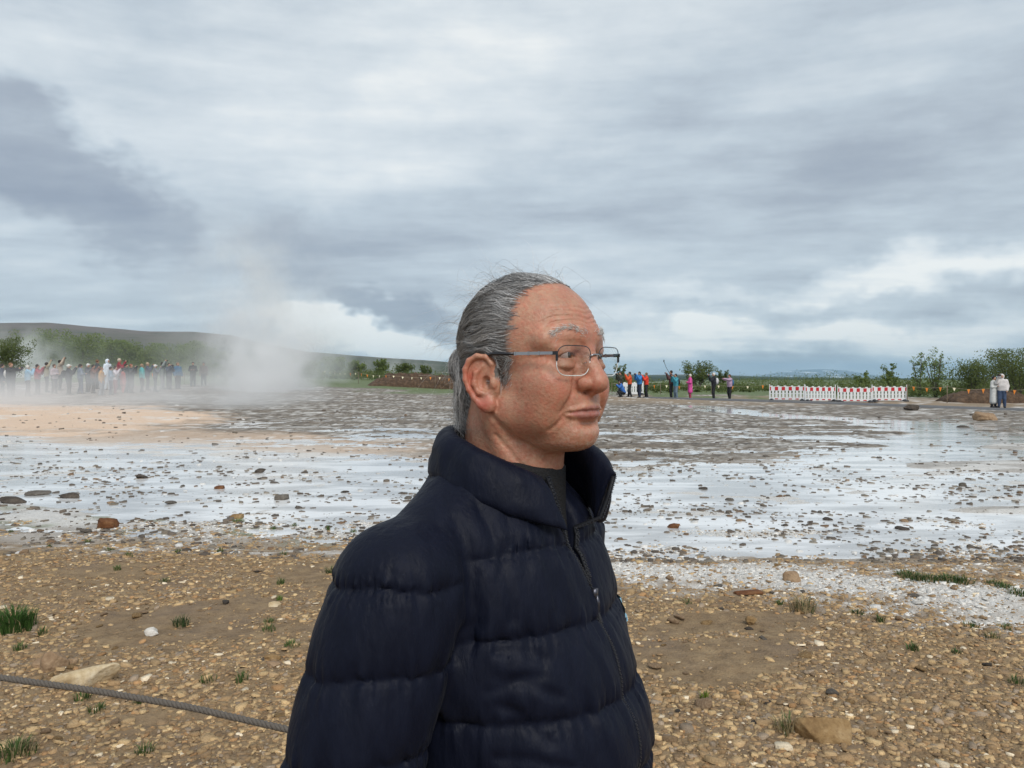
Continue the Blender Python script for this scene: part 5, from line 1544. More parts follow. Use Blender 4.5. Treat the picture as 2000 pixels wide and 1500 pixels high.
def skin_colour(V, N):
    x, y, z = V.T
    n1 = vnoise3(x * 55 + 9, y * 55 + 9, z * 55 + 9)
    n2 = vnoise3(x * 160 + 3, y * 160 + 5, z * 160 + 7)
    n3 = vnoise3(x * 420 + 3, y * 420 + 5, z * 420 + 7)
    base = np.array([0.420, 0.218, 0.146])[None, :] * (0.77 + 0.20 * n1 + 0.16 * n2 + 0.18 * n3)[:, None]
    def blob(c, r, amt, col):
        nonlocal base
        w = amt * np.exp(-(((x - c[0]) / r[0]) ** 2 + ((y - c[1]) / r[1]) ** 2 + ((z - c[2]) / r[2]) ** 2))
        base = base * (1 - w[:, None]) + np.array(col)[None, :] * w[:, None]
    red = (0.43, 0.150, 0.098)
    for q in (-1, 1):
        blob((0.07, q * 0.045, -0.012), (0.03, 0.025, 0.022), 0.75, (0.46, 0.165, 0.108))
        blob((0.055, q * 0.047, -0.045), (0.025, 0.02, 0.02), 0.30, red)
        blob((-0.020, q * 0.090, 0.0), (0.012, 0.014, 0.030), 0.75, (0.48, 0.135, 0.085))
        blob((-0.005, q * 0.085, -0.032), (0.016, 0.016, 0.012), 0.85, (0.46, 0.125, 0.095))
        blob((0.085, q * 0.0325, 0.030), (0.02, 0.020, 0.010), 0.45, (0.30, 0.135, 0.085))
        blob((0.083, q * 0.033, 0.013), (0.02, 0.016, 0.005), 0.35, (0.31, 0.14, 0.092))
    blob((0.105, 0, -0.006), (0.022, 0.020, 0.016), 0.6, (0.46, 0.155, 0.105))
    blob((0.095, 0, 0.055), (0.03, 0.022, 0.026), 0.45, (0.47, 0.175, 0.120))
    blob((0.100, 0, -0.030), (0.02, 0.024, 0.006), 0.35, (0.36, 0.20, 0.13))
    # chin stubble
    st = np.exp(-(((x - 0.075) / 0.05) ** 2 + (y / 0.045) ** 2 + ((z + 0.082) / 0.018) ** 2)) * (n3 > 0.5) * 0.35
    base = base * (1 - st[:, None]) + np.array((0.50, 0.44, 0.40))[None, :] * st[:, None]
    # lashes and lid edges
    for sl_ in SLITS:
        u = np.concatenate([sl_[i] + (sl_[i + 1] - sl_[i]) * np.linspace(0, 1, 6)[:, None] for i in range(len(sl_) - 1)])
        near_ = np.where((np.abs(V - u.mean(0)) < 0.022).all(1))[0]
        dd = np.sqrt(((V[near_][:, None, :] - (u + np.array((0, 0, 0.0022)))[None]) ** 2).sum(2)).min(1)
        w = 0.8 * np.exp(-(dd / 0.0021) ** 2)
        base[near_] = base[near_] * (1 - w[:, None]) + np.array((0.055, 0.030, 0.022))[None, :] * w[:, None]
    # lips
    ny_ = np.clip(np.abs(y) / 0.031, 0, 1)
    zg = -0.0384 - 0.0036 * ny_ ** 1.5
    lipz = np.where(z > zg, (z - zg) / 0.0066, (zg - z) / 0.0112)
    lw = (x > 0.066) * (np.abs(y) < 0.031) * np.clip((1.15 - lipz / np.clip(1 - ny_ ** 2.2, 0.05, 1)) * 4, 0, 1) * 0.8
    base = base * (1 - lw[:, None]) + np.array((0.32, 0.125, 0.110))[None, :] * lw[:, None]
    # age spots
    for c, r in (((0.052, -0.060, -0.030), 0.0022), ((0.070, -0.040, -0.052), 0.0020), ((0.078, -0.040, -0.006), 0.0018), ((0.062, -0.052, 0.004), 0.0018), ((0.045, -0.066, -0.012), 0.002)):
        d = np.linalg.norm(V - np.array(c), axis=1)
        i = int(np.argmin(d))
        w = 0.55 * np.exp(-(np.linalg.norm(V - V[i], axis=1) / r) ** 2)
        base = base * (1 - w[:, None]) + np.array((0.20, 0.075, 0.045))[None, :] * w[:, None]
    # scalp under the hair
    hm = hair_mask(V)
    hm = hm ** 2.2
    base = base * (1 - hm[:, None]) + np.array((0.105, 0.094, 0.086))[None, :] * hm[:, None]
    return base
def hair_mask(V):
    x, y, z = V.T
    ay = np.abs(y)
    n = vnoise3(x * 120, y * 120, z * 120) * 0.010
    front = 0.029 + 0.040 * smooth(0.104, 0.132, z) - 0.010 * smooth(0.03, 0.0, z) + n - 0.005
    m = smooth(0.010, -0.010, x - front)
    low = np.interp(x, [-0.085, -0.060, -0.036, -0.024], [-0.072, -0.050, 0.0, 0.030]) + n
    low = np.where((x > 0.007) & (x < 0.034), -0.004 + 0.5 * n, low)      # sideburn
    m = m * smooth(-0.006, 0.006, z - low)
    m = m * np.where((ay > 0.0755) & (z < 0.034) & (x < 0.018), 0.0, 1.0)  # not on the ears
    return m
skin_m, nt = mat('skin')
vc = nn(nt, 'ShaderNodeVertexColor', layer_name='Col').outputs[0]
tc = nn(nt, 'ShaderNodeTexCoord').outputs['Object']
pore = nn(nt, 'ShaderNodeTexNoise', {'Vector': tc, 'Scale': 700.0, 'Detail': 3.0}).outputs[0]
blot = nn(nt, 'ShaderNodeTexNoise', {'Vector': tc, 'Scale': 260.0, 'Detail': 3.0}).outputs[0]
tone = nn(nt, 'ShaderNodeTexNoise', {'Vector': tc, 'Scale': 95.0, 'Detail': 4.0, 'Roughness': 0.65}).outputs[0]
vc = mixc(nt, mapr(nt, tone, 0.35, 0.65), mixc(nt, 1.0, vc, (1.06, 0.90, 0.86), 'MULTIPLY'), mixc(nt, 1.0, vc, (1.0, 1.06, 1.02), 'MULTIPLY'))
c2 = mixc(nt, mapr(nt, blot, 0.42, 0.75, 0, 0.55), vc, mixc(nt, 1.0, vc, (0.92, 0.66, 0.6), 'MULTIPLY'))
rgh = mapr(nt, pore, 0.3, 0.7, 0.34, 0.52)
pb = nn(nt, 'ShaderNodeBsdfPrincipled', {'Base Color': c2, 'Roughness': rgh, 'Specular IOR Level': 0.46,
        'Subsurface Weight': 0.07, 'Subsurface Radius': (0.008, 0.003, 0.0015), 'Subsurface Scale': 0.6})
hgt = mth(nt, 'ADD', mth(nt, 'MULTIPLY', pore, 0.5), blot)
nt.links.new(bumpn(nt, hgt, 0.0011, 0.75), pb.inputs['Normal'])
out(nt, pb.outputs[0])
body = man_part('body', mesh('body', HV, HQ, skin_m, skin_colour(HV, HN)))

# ---- eyes
eye_m, nt = mat('eyeball')
tc = nn(nt, 'ShaderNodeTexCoord').outputs['Object']
sp = nn(nt, 'ShaderNodeSeparateXYZ', {0: tc})
rr = mth(nt, 'SQRT', mth(nt, 'ADD', mth(nt, 'POWER', sp.outputs[1], 2.0), mth(nt, 'POWER', sp.outputs[2], 2.0)))
ec = ramp(nt, mth(nt, 'DIVIDE', rr, 0.012), [(0.0, (0.004, 0.003, 0.003)), (0.17, (0.004, 0.003, 0.003)), (0.22, (0.035, 0.016, 0.008)), (0.46, (0.02, 0.01, 0.006)),
                                             (0.52, (0.36, 0.29, 0.26)), (0.9, (0.34, 0.22, 0.19))])
out(nt, nn(nt, 'ShaderNodeBsdfPrincipled', {'Base Color': ec, 'Roughness': 0.12, 'Coat Weight': 0.5}).outputs[0])
def uv_sphere(r, nu=24, nv=16):
    V, F = [(r, 0, 0)], []
    for i in range(1, nv):
        a = math.pi * i / nv
        for j in range(nu):
            b = 2 * math.pi * j / nu
            V.append((r * math.cos(a), r * math.sin(a) * math.cos(b), r * math.sin(a) * math.sin(b)))
    V.append((-r, 0, 0))
    for j in range(nu):
        F.append((0, 1 + j, 1 + (j + 1) % nu))
        F.append((len(V) - 1, 1 + (nv - 2) * nu + (j + 1) % nu, 1 + (nv - 2) * nu + j))
    for i in range(nv - 2):
        for j in range(nu):
            F.append((1 + i * nu + j, 1 + (i + 1) * nu + j, 1 + (i + 1) * nu + (j + 1) % nu, 1 + i * nu + (j + 1) % nu))
    return V, F
for y in (-1, 1):
    V, F = uv_sphere(0.0122)
    e = man_part('eye', mesh('eye', np.array(V), F, eye_m))
    e.location = (0.0771, y * 0.0322, CAMZ + 0.0277)
    e.rotation_euler = (0, R(-4), R(14))

# ---- hair: strands combed back into a bun
CR_C, CR_R = np.array((-0.002, 0, 0.046)), np.array((0.098, 0.0745, 0.087))
FO_C, FO_R = np.array((0.030, 0, 0.060)), np.array((0.069, 0.063, 0.067))
BUN = np.array((-0.116, 0.0, 0.020))
def scalp_push(p, off):
    """lift points to a height above the scalp"""
    g = (p - HS.lo) / HS.h
    for _ in range(3):
        g = np.clip((p - HS.lo) / HS.h, 1, np.array(HS.F.shape) - 3)
        i = g.astype(int)
        f = HS.F[i[:, 0], i[:, 1], i[:, 2]]
        gr = np.stack([HS.F[i[:, 0] + 1, i[:, 1], i[:, 2]] - HS.F[i[:, 0] - 1, i[:, 1], i[:, 2]],
                       HS.F[i[:, 0], i[:, 1] + 1, i[:, 2]] - HS.F[i[:, 0], i[:, 1] - 1, i[:, 2]],
                       HS.F[i[:, 0], i[:, 1], i[:, 2] + 1] - HS.F[i[:, 0], i[:, 1], i[:, 2] - 1]], 1)
        gr = gr / (np.linalg.norm(gr, axis=1, keepdims=True) + 1e-9)
        p = p - gr * (f - off)[:, None]
    return p, gr
def strands_mesh(name, paths, rad, cols, mt, parent=None):
    """paths (n,m,3): each strand a thin three-sided tube"""
    n, m, _ = paths.shape
    T = np.gradient(paths, axis=1)
    T /= np.linalg.norm(T, axis=2, keepdims=True) + 1e-12
    ref = np.array((0.31, 0.77, 0.55))
    A = np.cross(T, ref)
    A /= np.linalg.norm(A, axis=2, keepdims=True) + 1e-12
    B = np.cross(T, A)
    taper = np.linspace(1, 0.35, m)[None, :, None]
    r = (rad if np.ndim(rad) else np.full(n, rad))[:, None, None] * taper
    V = np.stack([paths + r * (A * math.cos(q) + B * math.sin(q)) for q in (0, 2.0944, 4.1888)], 2)
    V = V.reshape(-1, 3)
    idx = np.arange(n * m * 3).reshape(n, m, 3)
    Q = []
    for k in range(3):
        k2 = (k + 1) % 3
        Q.append(np.stack([idx[:, :-1, k], idx[:, :-1, k2], idx[:, 1:, k2], idx[:, 1:, k]], -1).reshape(-1, 4))
    C = np.repeat(cols[:, None, :], m * 3, 1).reshape(-1, cols.shape[1])
    return man_part(name, mesh(name, V, np.concatenate(Q), mt, C), parent)
hair_m, nt = mat('hair')
vc = nn(nt, 'ShaderNodeVertexColor', layer_name='Col').outputs[0]
out(nt, nn(nt, 'ShaderNodeBsdfPrincipled', {'Base Color': vc, 'Roughness': 0.38, 'Specular IOR Level': 0.5}).outputs[0])
def hair_cols(n, white=0.3, rng=RNG):
    g = np.where(rng.random(n) < white, rng.uniform(0.45, 0.80, n), rng.uniform(0.09, 0.42, n))
    return np.stack([g * 1.0, g * 0.97, g * 0.95], 1)
def comb_hair():
    mk = hair_mask(HV)
    N = 12000
    pr = np.clip(mk, 0, 1) ** 0.8
    pick = RNG.choice(len(HV), N, p=pr / pr.sum())
    p = HV[pick] + RNG.normal(0, 0.0008, (N, 3))
    lay = RNG.uniform(0.0010, 0.0075, N)
    lay *= 0.35 + 0.65 * smooth(0.055, 0.0, p[:, 0])
    M = 8
    out_p = np.zeros((N, M, 3))
    q, g = scalp_push(p, np.full(N, 0.0004))
    out_p[:, 0] = q
    ph, fr, am = RNG.uniform(0, 6.28, N), RNG.uniform(0.5, 1.3, N), RNG.uniform(0.0002, 0.0016, N)
    for i in range(1, M):
        d = BUN[None, :] - q
        dist = np.linalg.norm(d, axis=1, keepdims=True)
        back = np.tile(np.array((-1.0, 0, 0.18)), (N, 1))
        w = smooth(0.16, 0.05, dist)
        d = d / dist * (0.45 + 0.55 * w) + back * (1 - w) * 0.55
        d += RNG.normal(0, 0.07, (N, 3))
        cq = q * 75
        d += 1.0 * np.stack([vnoise3(cq[:, 0] + o_, cq[:, 1] + 3, cq[:, 2] + 7) - 0.5 for o_ in (11, 47, 93)], 1)
        d -= g * np.sum(d * g, 1, keepdims=True)
        d /= np.linalg.norm(d, axis=1, keepdims=True) + 1e-9
        step = np.minimum(0.0115, dist[:, 0] * 0.6)[:, None]
        side = np.cross(d, g) * (am * np.sin(ph + fr * i))[:, None]
        q, g = scalp_push(q + d * step + side, lay * min(1.0, i / 3.0))
        out_p[:, i] = q
    bad = ((np.abs(out_p[:, :, 1]) > 0.0775) & (out_p[:, :, 2] < 0.034) & (out_p[:, :, 0] > -0.05)).any(1)
    out_p, p = out_p[~bad], p[~bad]
    c = hair_cols(len(p), 0.40)
    c *= (0.65 + 0.75 * vnoise3(p[:, 0] * 90 + 5, p[:, 1] * 90 + 5, p[:, 2] * 90 + 5))[:, None]
    top = smooth(0.115, 0.14, p[:, 2])
    c *= (1 - 0.35 * top)[:, None]
    return out_p, c
hp, hc = comb_hair()
hair = strands_mesh('hair', hp, RNG.uniform(0.00017, 0.00036, len(hp)), hc, hair_m)
# the bun and the loose ends at the nape
def bun_hair():
    N, M = 650, 15
    t = np.linspace(0, 1, M)[None, :]
    a0 = RNG.uniform(0, 6.28, (N, 1))
    turn = RNG.uniform(3.5, 7.0, (N, 1)) * np.where(RNG.random((N, 1)) < 0.5, 1, -1)
    rad = RNG.uniform(0.008, 0.024, (N, 1))
    ang = a0 + turn * t
    dep = RNG.uniform(-0.016, 0.016, (N, 1)) + 0.004 * np.sin(ang * 1.7 + a0)
    sq = np.sqrt(np.clip(1 - (dep / 0.02) ** 2, 0.1, 1))
    return np.stack([BUN[0] - 0.004 + dep + 0 * ang, BUN[1] + rad * sq * np.cos(ang), BUN[2] - 0.002 + rad * sq * 1.15 * np.sin(ang)], -1)
bp = bun_hair()
strands_mesh('bun', bp, RNG.uniform(0.00025, 0.0005, len(bp)), hair_cols(len(bp), 0.35), hair_m, hair)
hair.children[0].location = (0, 0, 0)
def nape_hair():
    N, M = 1100, 9
    y0 = RNG.uniform(-0.060, 0.060, N)
    x0 = -0.045 - 0.055 * np.sqrt(np.clip(1 - (y0 / 0.068) ** 2, 0, 1)) + RNG.normal(0, 0.003, N)
    z0 = RNG.uniform(-0.035, 0.03, N)
    L = RNG.uniform(0.03, 0.075, N)
    ph = RNG.uniform(0, 6.28, (N, 1))
    t = np.linspace(0, 1, M)[None, :]
    wav = 0.0065 * np.sin(ph + t * RNG.uniform(4, 14, (N, 1))) * t
    X = x0[:, None] + wav + (0.010 * RNG.normal(0, 1, (N, 1)) + 0.008) * t * t
    Y = y0[:, None] + 0.0035 * np.cos(ph * 2 + t * 9) * t
    Z = np.maximum(z0[:, None] - L[:, None] * t, -0.075 + 0.01 * np.sin(ph))
    return np.stack([X, Y, Z], -1)
npth = nape_hair()
strands_mesh('nape_hair', npth, RNG.uniform(0.0002, 0.00045, len(npth)), hair_cols(len(npth), 0.55), hair_m, hair)
hair.children[1].location = (0, 0, 0)
def fly_hair():
    N, M = 420, 12
    mk = hair_mask(HV)
    cand = np.where((mk > 0.5) & ((HV[:, 2] > 0.10) | (HV[:, 0] < -0.06)))[0]
    p = HV[RNG.choice(cand, N)]
    q, g = scalp_push(p.copy(), np.full(N, 0.004))
    t = np.linspace(0, 1, M)
    P = np.zeros((N, M, 3))
    d = np.array((-0.75, 0, 0.25)) + RNG.normal(0, 0.35, (N, 3)) + g * 0.75
    d[:N // 3] = np.array((0.35, -0.2, 0.35)) + RNG.normal(0, 0.35, (N // 3, 3)) + g[:N // 3] * 0.5
    L = RNG.uniform(0.015, 0.045, N)
    curl = RNG.normal(0, 1, (N, 3))
    for i in range(M):
        P[:, i] = q + d * (L * t[i])[:, None] + curl * (0.016 * t[i] ** 2 * math.sin(t[i] * 4)) - np.array((0, 0, 1)) * (L * 0.75 * t[i] ** 2)[:, None]
    return P
fp = fly_hair()
strands_mesh('stray_hair', fp, np.full(len(fp), 0.00018), hair_cols(len(fp), 0.5), hair_m, hair)
hair.children[2].location = (0, 0, 0)
# sideburn wisps, and eyebrows
def surface_tuft(centres, dirs, n, spread, length, lift, rng=RNG):
    N = len(centres) * n
    c = np.repeat(np.array(centres), n, 0) + rng.normal(0, 1, (N, 3)) * np.array(spread)
    d = np.repeat(np.array(dirs, float), n, 0) + rng.normal(0, 0.30, (N, 3))
    q, g = scalp_push(c, np.full(N, 0.0002))
    M = 6
    P = np.zeros((N, M, 3))
    L = rng.uniform(length * 0.6, length * 1.2, N)
    P[:, 0] = q
    for i in range(1, M):
        d2 = d - g * np.sum(d * g, 1, keepdims=True) * 0.9
        d2 /= np.linalg.norm(d2, axis=1, keepdims=True)
        q = q + d2 * (L / M)[:, None] + g * (lift * i / M * L / M * 2)[:, None]
        d = d + np.array((0, 0, -0.05))
        P[:, i] = q
    return P
for y in (-1, 1):
    cs = [(0.090, y * 0.014, 0.0555), (0.089, y * 0.020, 0.0575), (0.086, y * 0.026, 0.0590), (0.082, y * 0.033, 0.0585), (0.077, y * 0.040, 0.0555), (0.073, y * 0.0450, 0.0510)]
    ds = [(0.1, y * 0.9, 0.5), (0, y * 0.9, 0.4), (0, y * 1, 0.35), (-0.2, y * 1, 0.0), (-0.4, y * 0.9, -0.4), (-0.5, y * 0.7, -0.7)]
    ep = surface_tuft(cs, ds, 30, (0.001, 0.0022, 0.0014), 0.0075, 0.25)
    ec_ = np.where(RNG.random(len(ep)) < 0.85, RNG.uniform(0.5, 0.8, len(ep)), RNG.uniform(0.10, 0.3, len(ep)))
    strands_mesh('eyebrow', ep, np.full(len(ep), 0.00024), np.stack([ec_, ec_ * 0.96, ec_ * 0.90], 1), hair_m)
    sb = surface_tuft([(0.024, y * 0.066, 0.024), (0.022, y * 0.067, 0.014), (0.020, y * 0.0675, 0.006), (0.018, y * 0.067, 0.0)], [(-0.7, 0, -0.7)] * 4, 60, (0.004, 0.002, 0.004), 0.012, 0.3)
    strands_mesh('sideburn', sb, np.full(len(sb), 0.00022), hair_cols(len(sb), 0.25), hair_m)

# ---- glasses
metal_m = simple('brushed_metal', (0.42, 0.43, 0.45), 0.28, 1.0, 0.08, 60)
dark_metal = simple('dark_metal', (0.055, 0.055, 0.06), 0.35, 0.8, 0.1, 60)
lens_m, nt = mat('spectacle_lens')
fr = nn(nt, 'ShaderNodeFresnel', {'IOR': 1.55}).outputs[0]
mx = nn(nt, 'ShaderNodeMixShader', {0: mth(nt, 'MULTIPLY', mth(nt, 'MULTIPLY', fr, mth(nt, 'SUBTRACT', 1.0, nn(nt, 'ShaderNodeNewGeometry').outputs['Backfacing'])), 0.85, clamp=True),
        1: nn(nt, 'ShaderNodeBsdfTransparent', {0: (0.97, 0.98, 0.98, 1)}).outputs[0], 2: nn(nt, 'ShaderNodeBsdfGlossy', {'Roughness': 0.02}).outputs[0]})
out(nt, mx.outputs[0])
edge_m = simple('lens_edge', (0.70, 0.73, 0.71), 0.15, 0.0, 0.1, 80)
GL = link('eyeglasses', None, man, loc=(0, 0, CAMZ))
def lens_outline(y, n=48):
    """outline of one lens in its plane: w outwards, h up"""
    P = []
    for i in range(n):
        t = 2 * math.pi * i / n
        c, q = math.cos(t), math.sin(t)
        w = 0.0278 * math.copysign(abs(c) ** 0.45, c)
        h = 0.0178 * math.copysign(abs(q) ** 0.56, q)
        if q < 0:
            w *= 1 - 0.13 * abs(q)
        P.append((w, h))
    return P
def lens_pt(y, w, h, d=0.0):
    yy = 0.0362 + w
    x = 0.1030 - 2.2 * yy * yy * 0.9 + d + 0.10 * h
    return (x, y * yy, 0.0215 + h)
for y in (-1, 1):
    ol = lens_outline(y)
    n = len(ol)
    V, F = [], []
    rings = (0.0, 0.35, 0.7, 1.0)
    for d in (0.0, -0.0018):
        for r_ in rings[1:]:
            V += [lens_pt(y, w * r_, h * r_, d + 0.0022 * (1 - r_ * r_)) for w, h in ol]
        V.append(lens_pt(y, 0, 0, d + 0.0022))
    half = 3 * n + 1
    for s_ in (0, 1):
        b = s_ * half
        for k in range(n):
            k2 = (k + 1) % n
            fs = [(b + half - 1, b + k, b + k2), (b + k, b + n + k, b + n + k2, b + k2), (b + n + k, b + 2 * n + k, b + 2 * n + k2, b + n + k2)]
            F += fs if (s_ == 0) == (y > 0) else [f[::-1] for f in fs]
    lens = link('lens', mesh('lens', np.array(V), F, lens_m), GL)
    e = MB()
    bot = [lens_pt(y, w * 1.0, h * 1.0, -0.0009) for w, h in ol if h < 0.004]
    # order the lower edge from one side to the other
    lowpts = sorted([(w, h) for w, h in ol if h <= 0.003], key=lambda q: math.atan2(q[1] - 0.02, q[0]))
    e.tube([lens_pt(y, w, h, -0.0009) for w, h in lowpts], 0.0006, 6)
    link('lens_edge', e.data('lens_edge', edge_m, True), GL)
    uppts = sorted([(w, h) for w, h in ol if h >= -0.001], key=lambda q: math.atan2(q[1] + 0.02, q[0]))
    t = MB()
    t.tube([lens_pt(y, w, h, -0.0009) for w, h in uppts], 0.0006, 6)
    link('rim', t.data('rim', dark_metal, True), GL)
    # hinge block and temple arm
    hx = lens_pt(y, 0.0278, 0.0075)
    t = MB()
    t.box((hx[0] - 0.004, hx[1] + y * 0.0012, hx[2] + 0.001), (0.009, 0.0022, 0.0042))
    t.box((hx[0] - 0.001, hx[1] + y * 0.0002, hx[2] - 0.004), (0.0022, 0.0018, 0.008))
    link('hinge', t.data('hinge', dark_metal), GL)
    p0 = Vector((hx[0] - 0.006, hx[1] + y * 0.0016, hx[2] + 0.0012))
    p1 = Vector((0.040, y * 0.0765, 0.0300))
    p2 = Vector((0.008, y * 0.0795, 0.0305))
    p3 = Vector((-0.014, y * 0.0790, 0.0270))
    p4 = Vector((-0.028, y * 0.0750, 0.0080))
    t = MB()
    n_ = (p1 - p0)
    ang = math.atan2(n_.y, n_.x)
    Mz = Matrix.Rotation(ang, 3, 'Z')
    t.box((p0 + p1) / 2, (n_.length, 0.0016, 0.0036), Mz)
    link('temple', t.data('temple', metal_m), GL)
    t = MB()
    for f_ in (0.35, 0.62, 0.97):
        c = p0.lerp(p1, f_)
        t.box(c, (0.0016, 0.0026, 0.0046), Mz)
    link('temple_band', t.data('temple_band', metal_m), GL)
    t = MB()
    t.tube([p1, p1.lerp(p2, 0.5), p2, p3, p4], [0.0018, 0.0021, 0.0022, 0.0022, 0.0018], 8)
    link('temple_tip', t.data('temple_tip', dark_metal, True), GL)
    t = MB()
    t.tube([lens_pt(y, -0.0225, -0.002, -0.002), (0.094, y * 0.0120, 0.019), (0.0925, y * 0.0098, 0.0165)], 0.0005, 6)
    link('pad_arm', t.data('pad_arm', metal_m, True), GL)
t = MB()
ba, bb = lens_pt(-1, -0.0266, 0.006), lens_pt(1, -0.0266, 0.006)
t.tube([ba, (0.1045, -0.005, 0.0295), (0.1045, 0.005, 0.0295), bb], 0.0011, 8)
link('bridge', t.data('bridge', metal_m, True), GL)

# ---- navy puffer jacket
JROT = R(11)                        # his chest is turned a little further from the camera than his face
def h2j(p):
    return (p[0] * math.cos(JROT) + p[1] * math.sin(JROT), -p[0] * math.sin(JROT) + p[1] * math.cos(JROT), p[2])
TZ = np.array([-0.75, -0.55, -0.46, -0.41, -0.35, -0.266, -0.222, -0.18, -0.15, -0.12])
TXC = np.array([-0.030, -0.025, -0.023, -0.025, -0.026, -0.030, -0.034, -0.040, -0.046, -0.050])
TA = np.array([0.165, 0.178, 0.178, 0.168, 0.148, 0.122, 0.112, 0.100, 0.086, 0.070])
TB = np.array([0.175, 0.170, 0.168, 0.172, 0.174, 0.168, 0.162, 0.146, 0.120, 0.092])
def sd_torso(X, Y, Z, grow=0.0):
    xc, A, B = (np.interp(Z, TZ, t).astype(np.float32) for t in (TXC, TA, TB))
    A, B = A + grow, B + grow
    p = 2.1
    q = (np.abs((X - xc) / A) ** p + np.abs(Y / B) ** p) ** (1 / p)
    return (q - 1) * np.minimum(A, B) * 0.9
SEAM_T = np.array([-0.115, -0.205, -0.295, -0.385, -0.475, -0.565, -0.655, -0.745])
def puff(Z, seams, h):
    """pillow profile between quilting seams"""
    s_ = np.sort(seams)
    Zs = np.asarray(Z, dtype=np.float64)
    i = np.clip(np.searchsorted(s_, Zs), 1, len(s_) - 1)
    t = np.clip((Zs - s_[i - 1]) / (s_[i] - s_[i - 1]), 0, 1)
    return (h * (np.clip(4 * t * (1 - t), 0, 1) ** 0.33 - 0.82)).astype(np.float32), np.minimum(t, 1 - t).astype(np.float32)
SHO, ELB, WRI = {}, {}, {}
for y in (-1, 1):
    SHO[y] = np.array((-0.062, y * 0.196, -0.236))
    ELB[y] = np.array((-0.086, y * 0.272, -0.490))
    WRI[y] = np.array((-0.205, y * 0.090, -0.600))
def build_jacket():
    J = Sdf((-0.29, -0.375, -0.765), (0.185, 0.375, -0.085), 0.0040)
    sl, (X, Y, Z) = J.win((-1, -1, -1), (1, 1, 1))
    n1 = vnoise3(X * 16 + 0 * Y + 0 * Z + 40, Y * 16 + 0 * X + 0 * Z + 40, Z * 9 + 0 * X + 0 * Y + 40).astype(np.float32) - 0.5
    ang = np.arctan2(Y, X + 0.02)
    zz = Z + 0.003 * np.sin(ang * 3 + 1) + 0 * X
    pf, edge = puff(zz, SEAM_T, 0.011)
    # gathers running away from the seams
    gz = Z * 12 + 0 * X + 0 * Y
    gat = (vnoise3(ang * 34 + 90 + 0 * Z, gz + 30, 0 * gz + 3, 5).astype(np.float32) - 0.5)
    gat2 = (vnoise3(ang * 11 + 70 + Z * 22, gz * 1.4 + 60, 0 * gz + 7, 9).astype(np.float32) - 0.5)
    d = sd_torso(X, Y, Z) - pf - n1 * 0.008 - gat * 0.0080 * np.exp(-(edge / 0.22) ** 2) - gat2 * 0.004
    d = np.maximum(d, -(Z + 0.735))
    d = np.maximum(d, Z + 0.112 + 0.28 * (X + 0.04))
    J.F[:] = d
    # trapezius slope from collar to shoulder
    for y in (-1, 1):
        J.cap((-0.052, y * 0.050, -0.150), (-0.058, y * 0.172, -0.222), 0.046, 0.062, 0.03)
        # sleeve
        S, E, W = SHO[y], ELB[y], WRI[y]
        b0, b1 = np.minimum(np.minimum(S, E), W) - 0.12, np.maximum(np.maximum(S, E), W) + 0.12
        s2, (X, Y, Z) = J.win(b0, b1)
        best, tt = None, None
        for (a, b, ra, rb, t0, t1) in ((S, E, 0.076, 0.073, 0.0, 0.285), (E, W, 0.074, 0.052, 0.285, 0.50)):
            v = b - a
            t = np.clip(((X - a[0]) * v[0] + (Y - a[1]) * v[1] + (Z - a[2]) * v[2]) / float(v @ v), 0, 1)
            q = np.sqrt((X - a[0] - t * v[0]) ** 2 + (Y - a[1] - t * v[1]) ** 2 + (Z - a[2] - t * v[2]) ** 2) - (ra + (rb - ra) * t)
            l = t0 + (t1 - t0) * t
            if best is None:
                best, tt = q, l
            else:
                tt = np.where(q < best, l, tt)
                k = 0.03
                h = np.clip(0.5 + 0.5 * (q - best) / k, 0, 1)
                best = q * (1 - h) + best * h - k * h * (1 - h)
        lz = -tt.astype(np.float32) + 0.10 * np.clip((np.abs(Y) - np.abs(S[1])), -0.06, 0.09) * 0
        # along the upper arm the quilting runs level
        lvl = np.where(tt < 0.284, Z - S[2], -tt)
        lvl = lvl + 0.004 * np.sin(X * 40 + Y * 25)
        pf, edge = puff(lvl, np.array([0.100, 0.014, -0.072, -0.158, -0.244, -0.33, -0.41, -0.50]), 0.011)
        an = np.arctan2(Y - S[1], X - S[0])
        g1 = vnoise3(an * 22 + 50 + 0 * Z, lvl * 12 + 20, 0 * lvl + 5, 3).astype(np.float32) - 0.5
        g2 = vnoise3(X * 18 + 20 + 0 * lvl, Y * 18 + 20 + 0 * lvl, Z * 10 + 20 + 0 * lvl, 4).astype(np.float32) - 0.5
        d = best - pf - g1 * 0.009 * np.exp(-(edge / 0.24) ** 2) - g2 * 0.008
        J.op(s2, d.astype(np.float32), 'add', 0.012)
    # creases at the armpit and over the shoulder
    for y in (-1, 1):
        J.groove([(-0.02, y * 0.145, -0.165), (0.015, y * 0.160, -0.20), (0.030, y * 0.172, -0.26), (0.02, y * 0.18, -0.30)], 0.008, 0.008)
        J.groove([(0.0, y * 0.120, -0.150), (0.045, y * 0.130, -0.21), (0.060, y * 0.140, -0.27)], 0.006, 0.004)
        for a_, b_ in (((0.055, 0.175, -0.30), (0.10, 0.12, -0.315)), ((0.06, 0.178, -0.33), (0.11, 0.115, -0.355)), ((0.06, 0.18, -0.36), (0.10, 0.13, -0.40)), ((0.055, 0.18, -0.415), (0.115, 0.11, -0.43)), ((0.05, 0.178, -0.345), (0.095, 0.135, -0.33))):
            J.groove([(a_[0], y * a_[1], a_[2]), ((a_[0] + b_[0]) / 2, y * (a_[1] + b_[1]) / 2, (a_[2] + b_[2]) / 2 + 0.006), (b_[0], y * b_[1], b_[2])], 0.005, 0.0045)
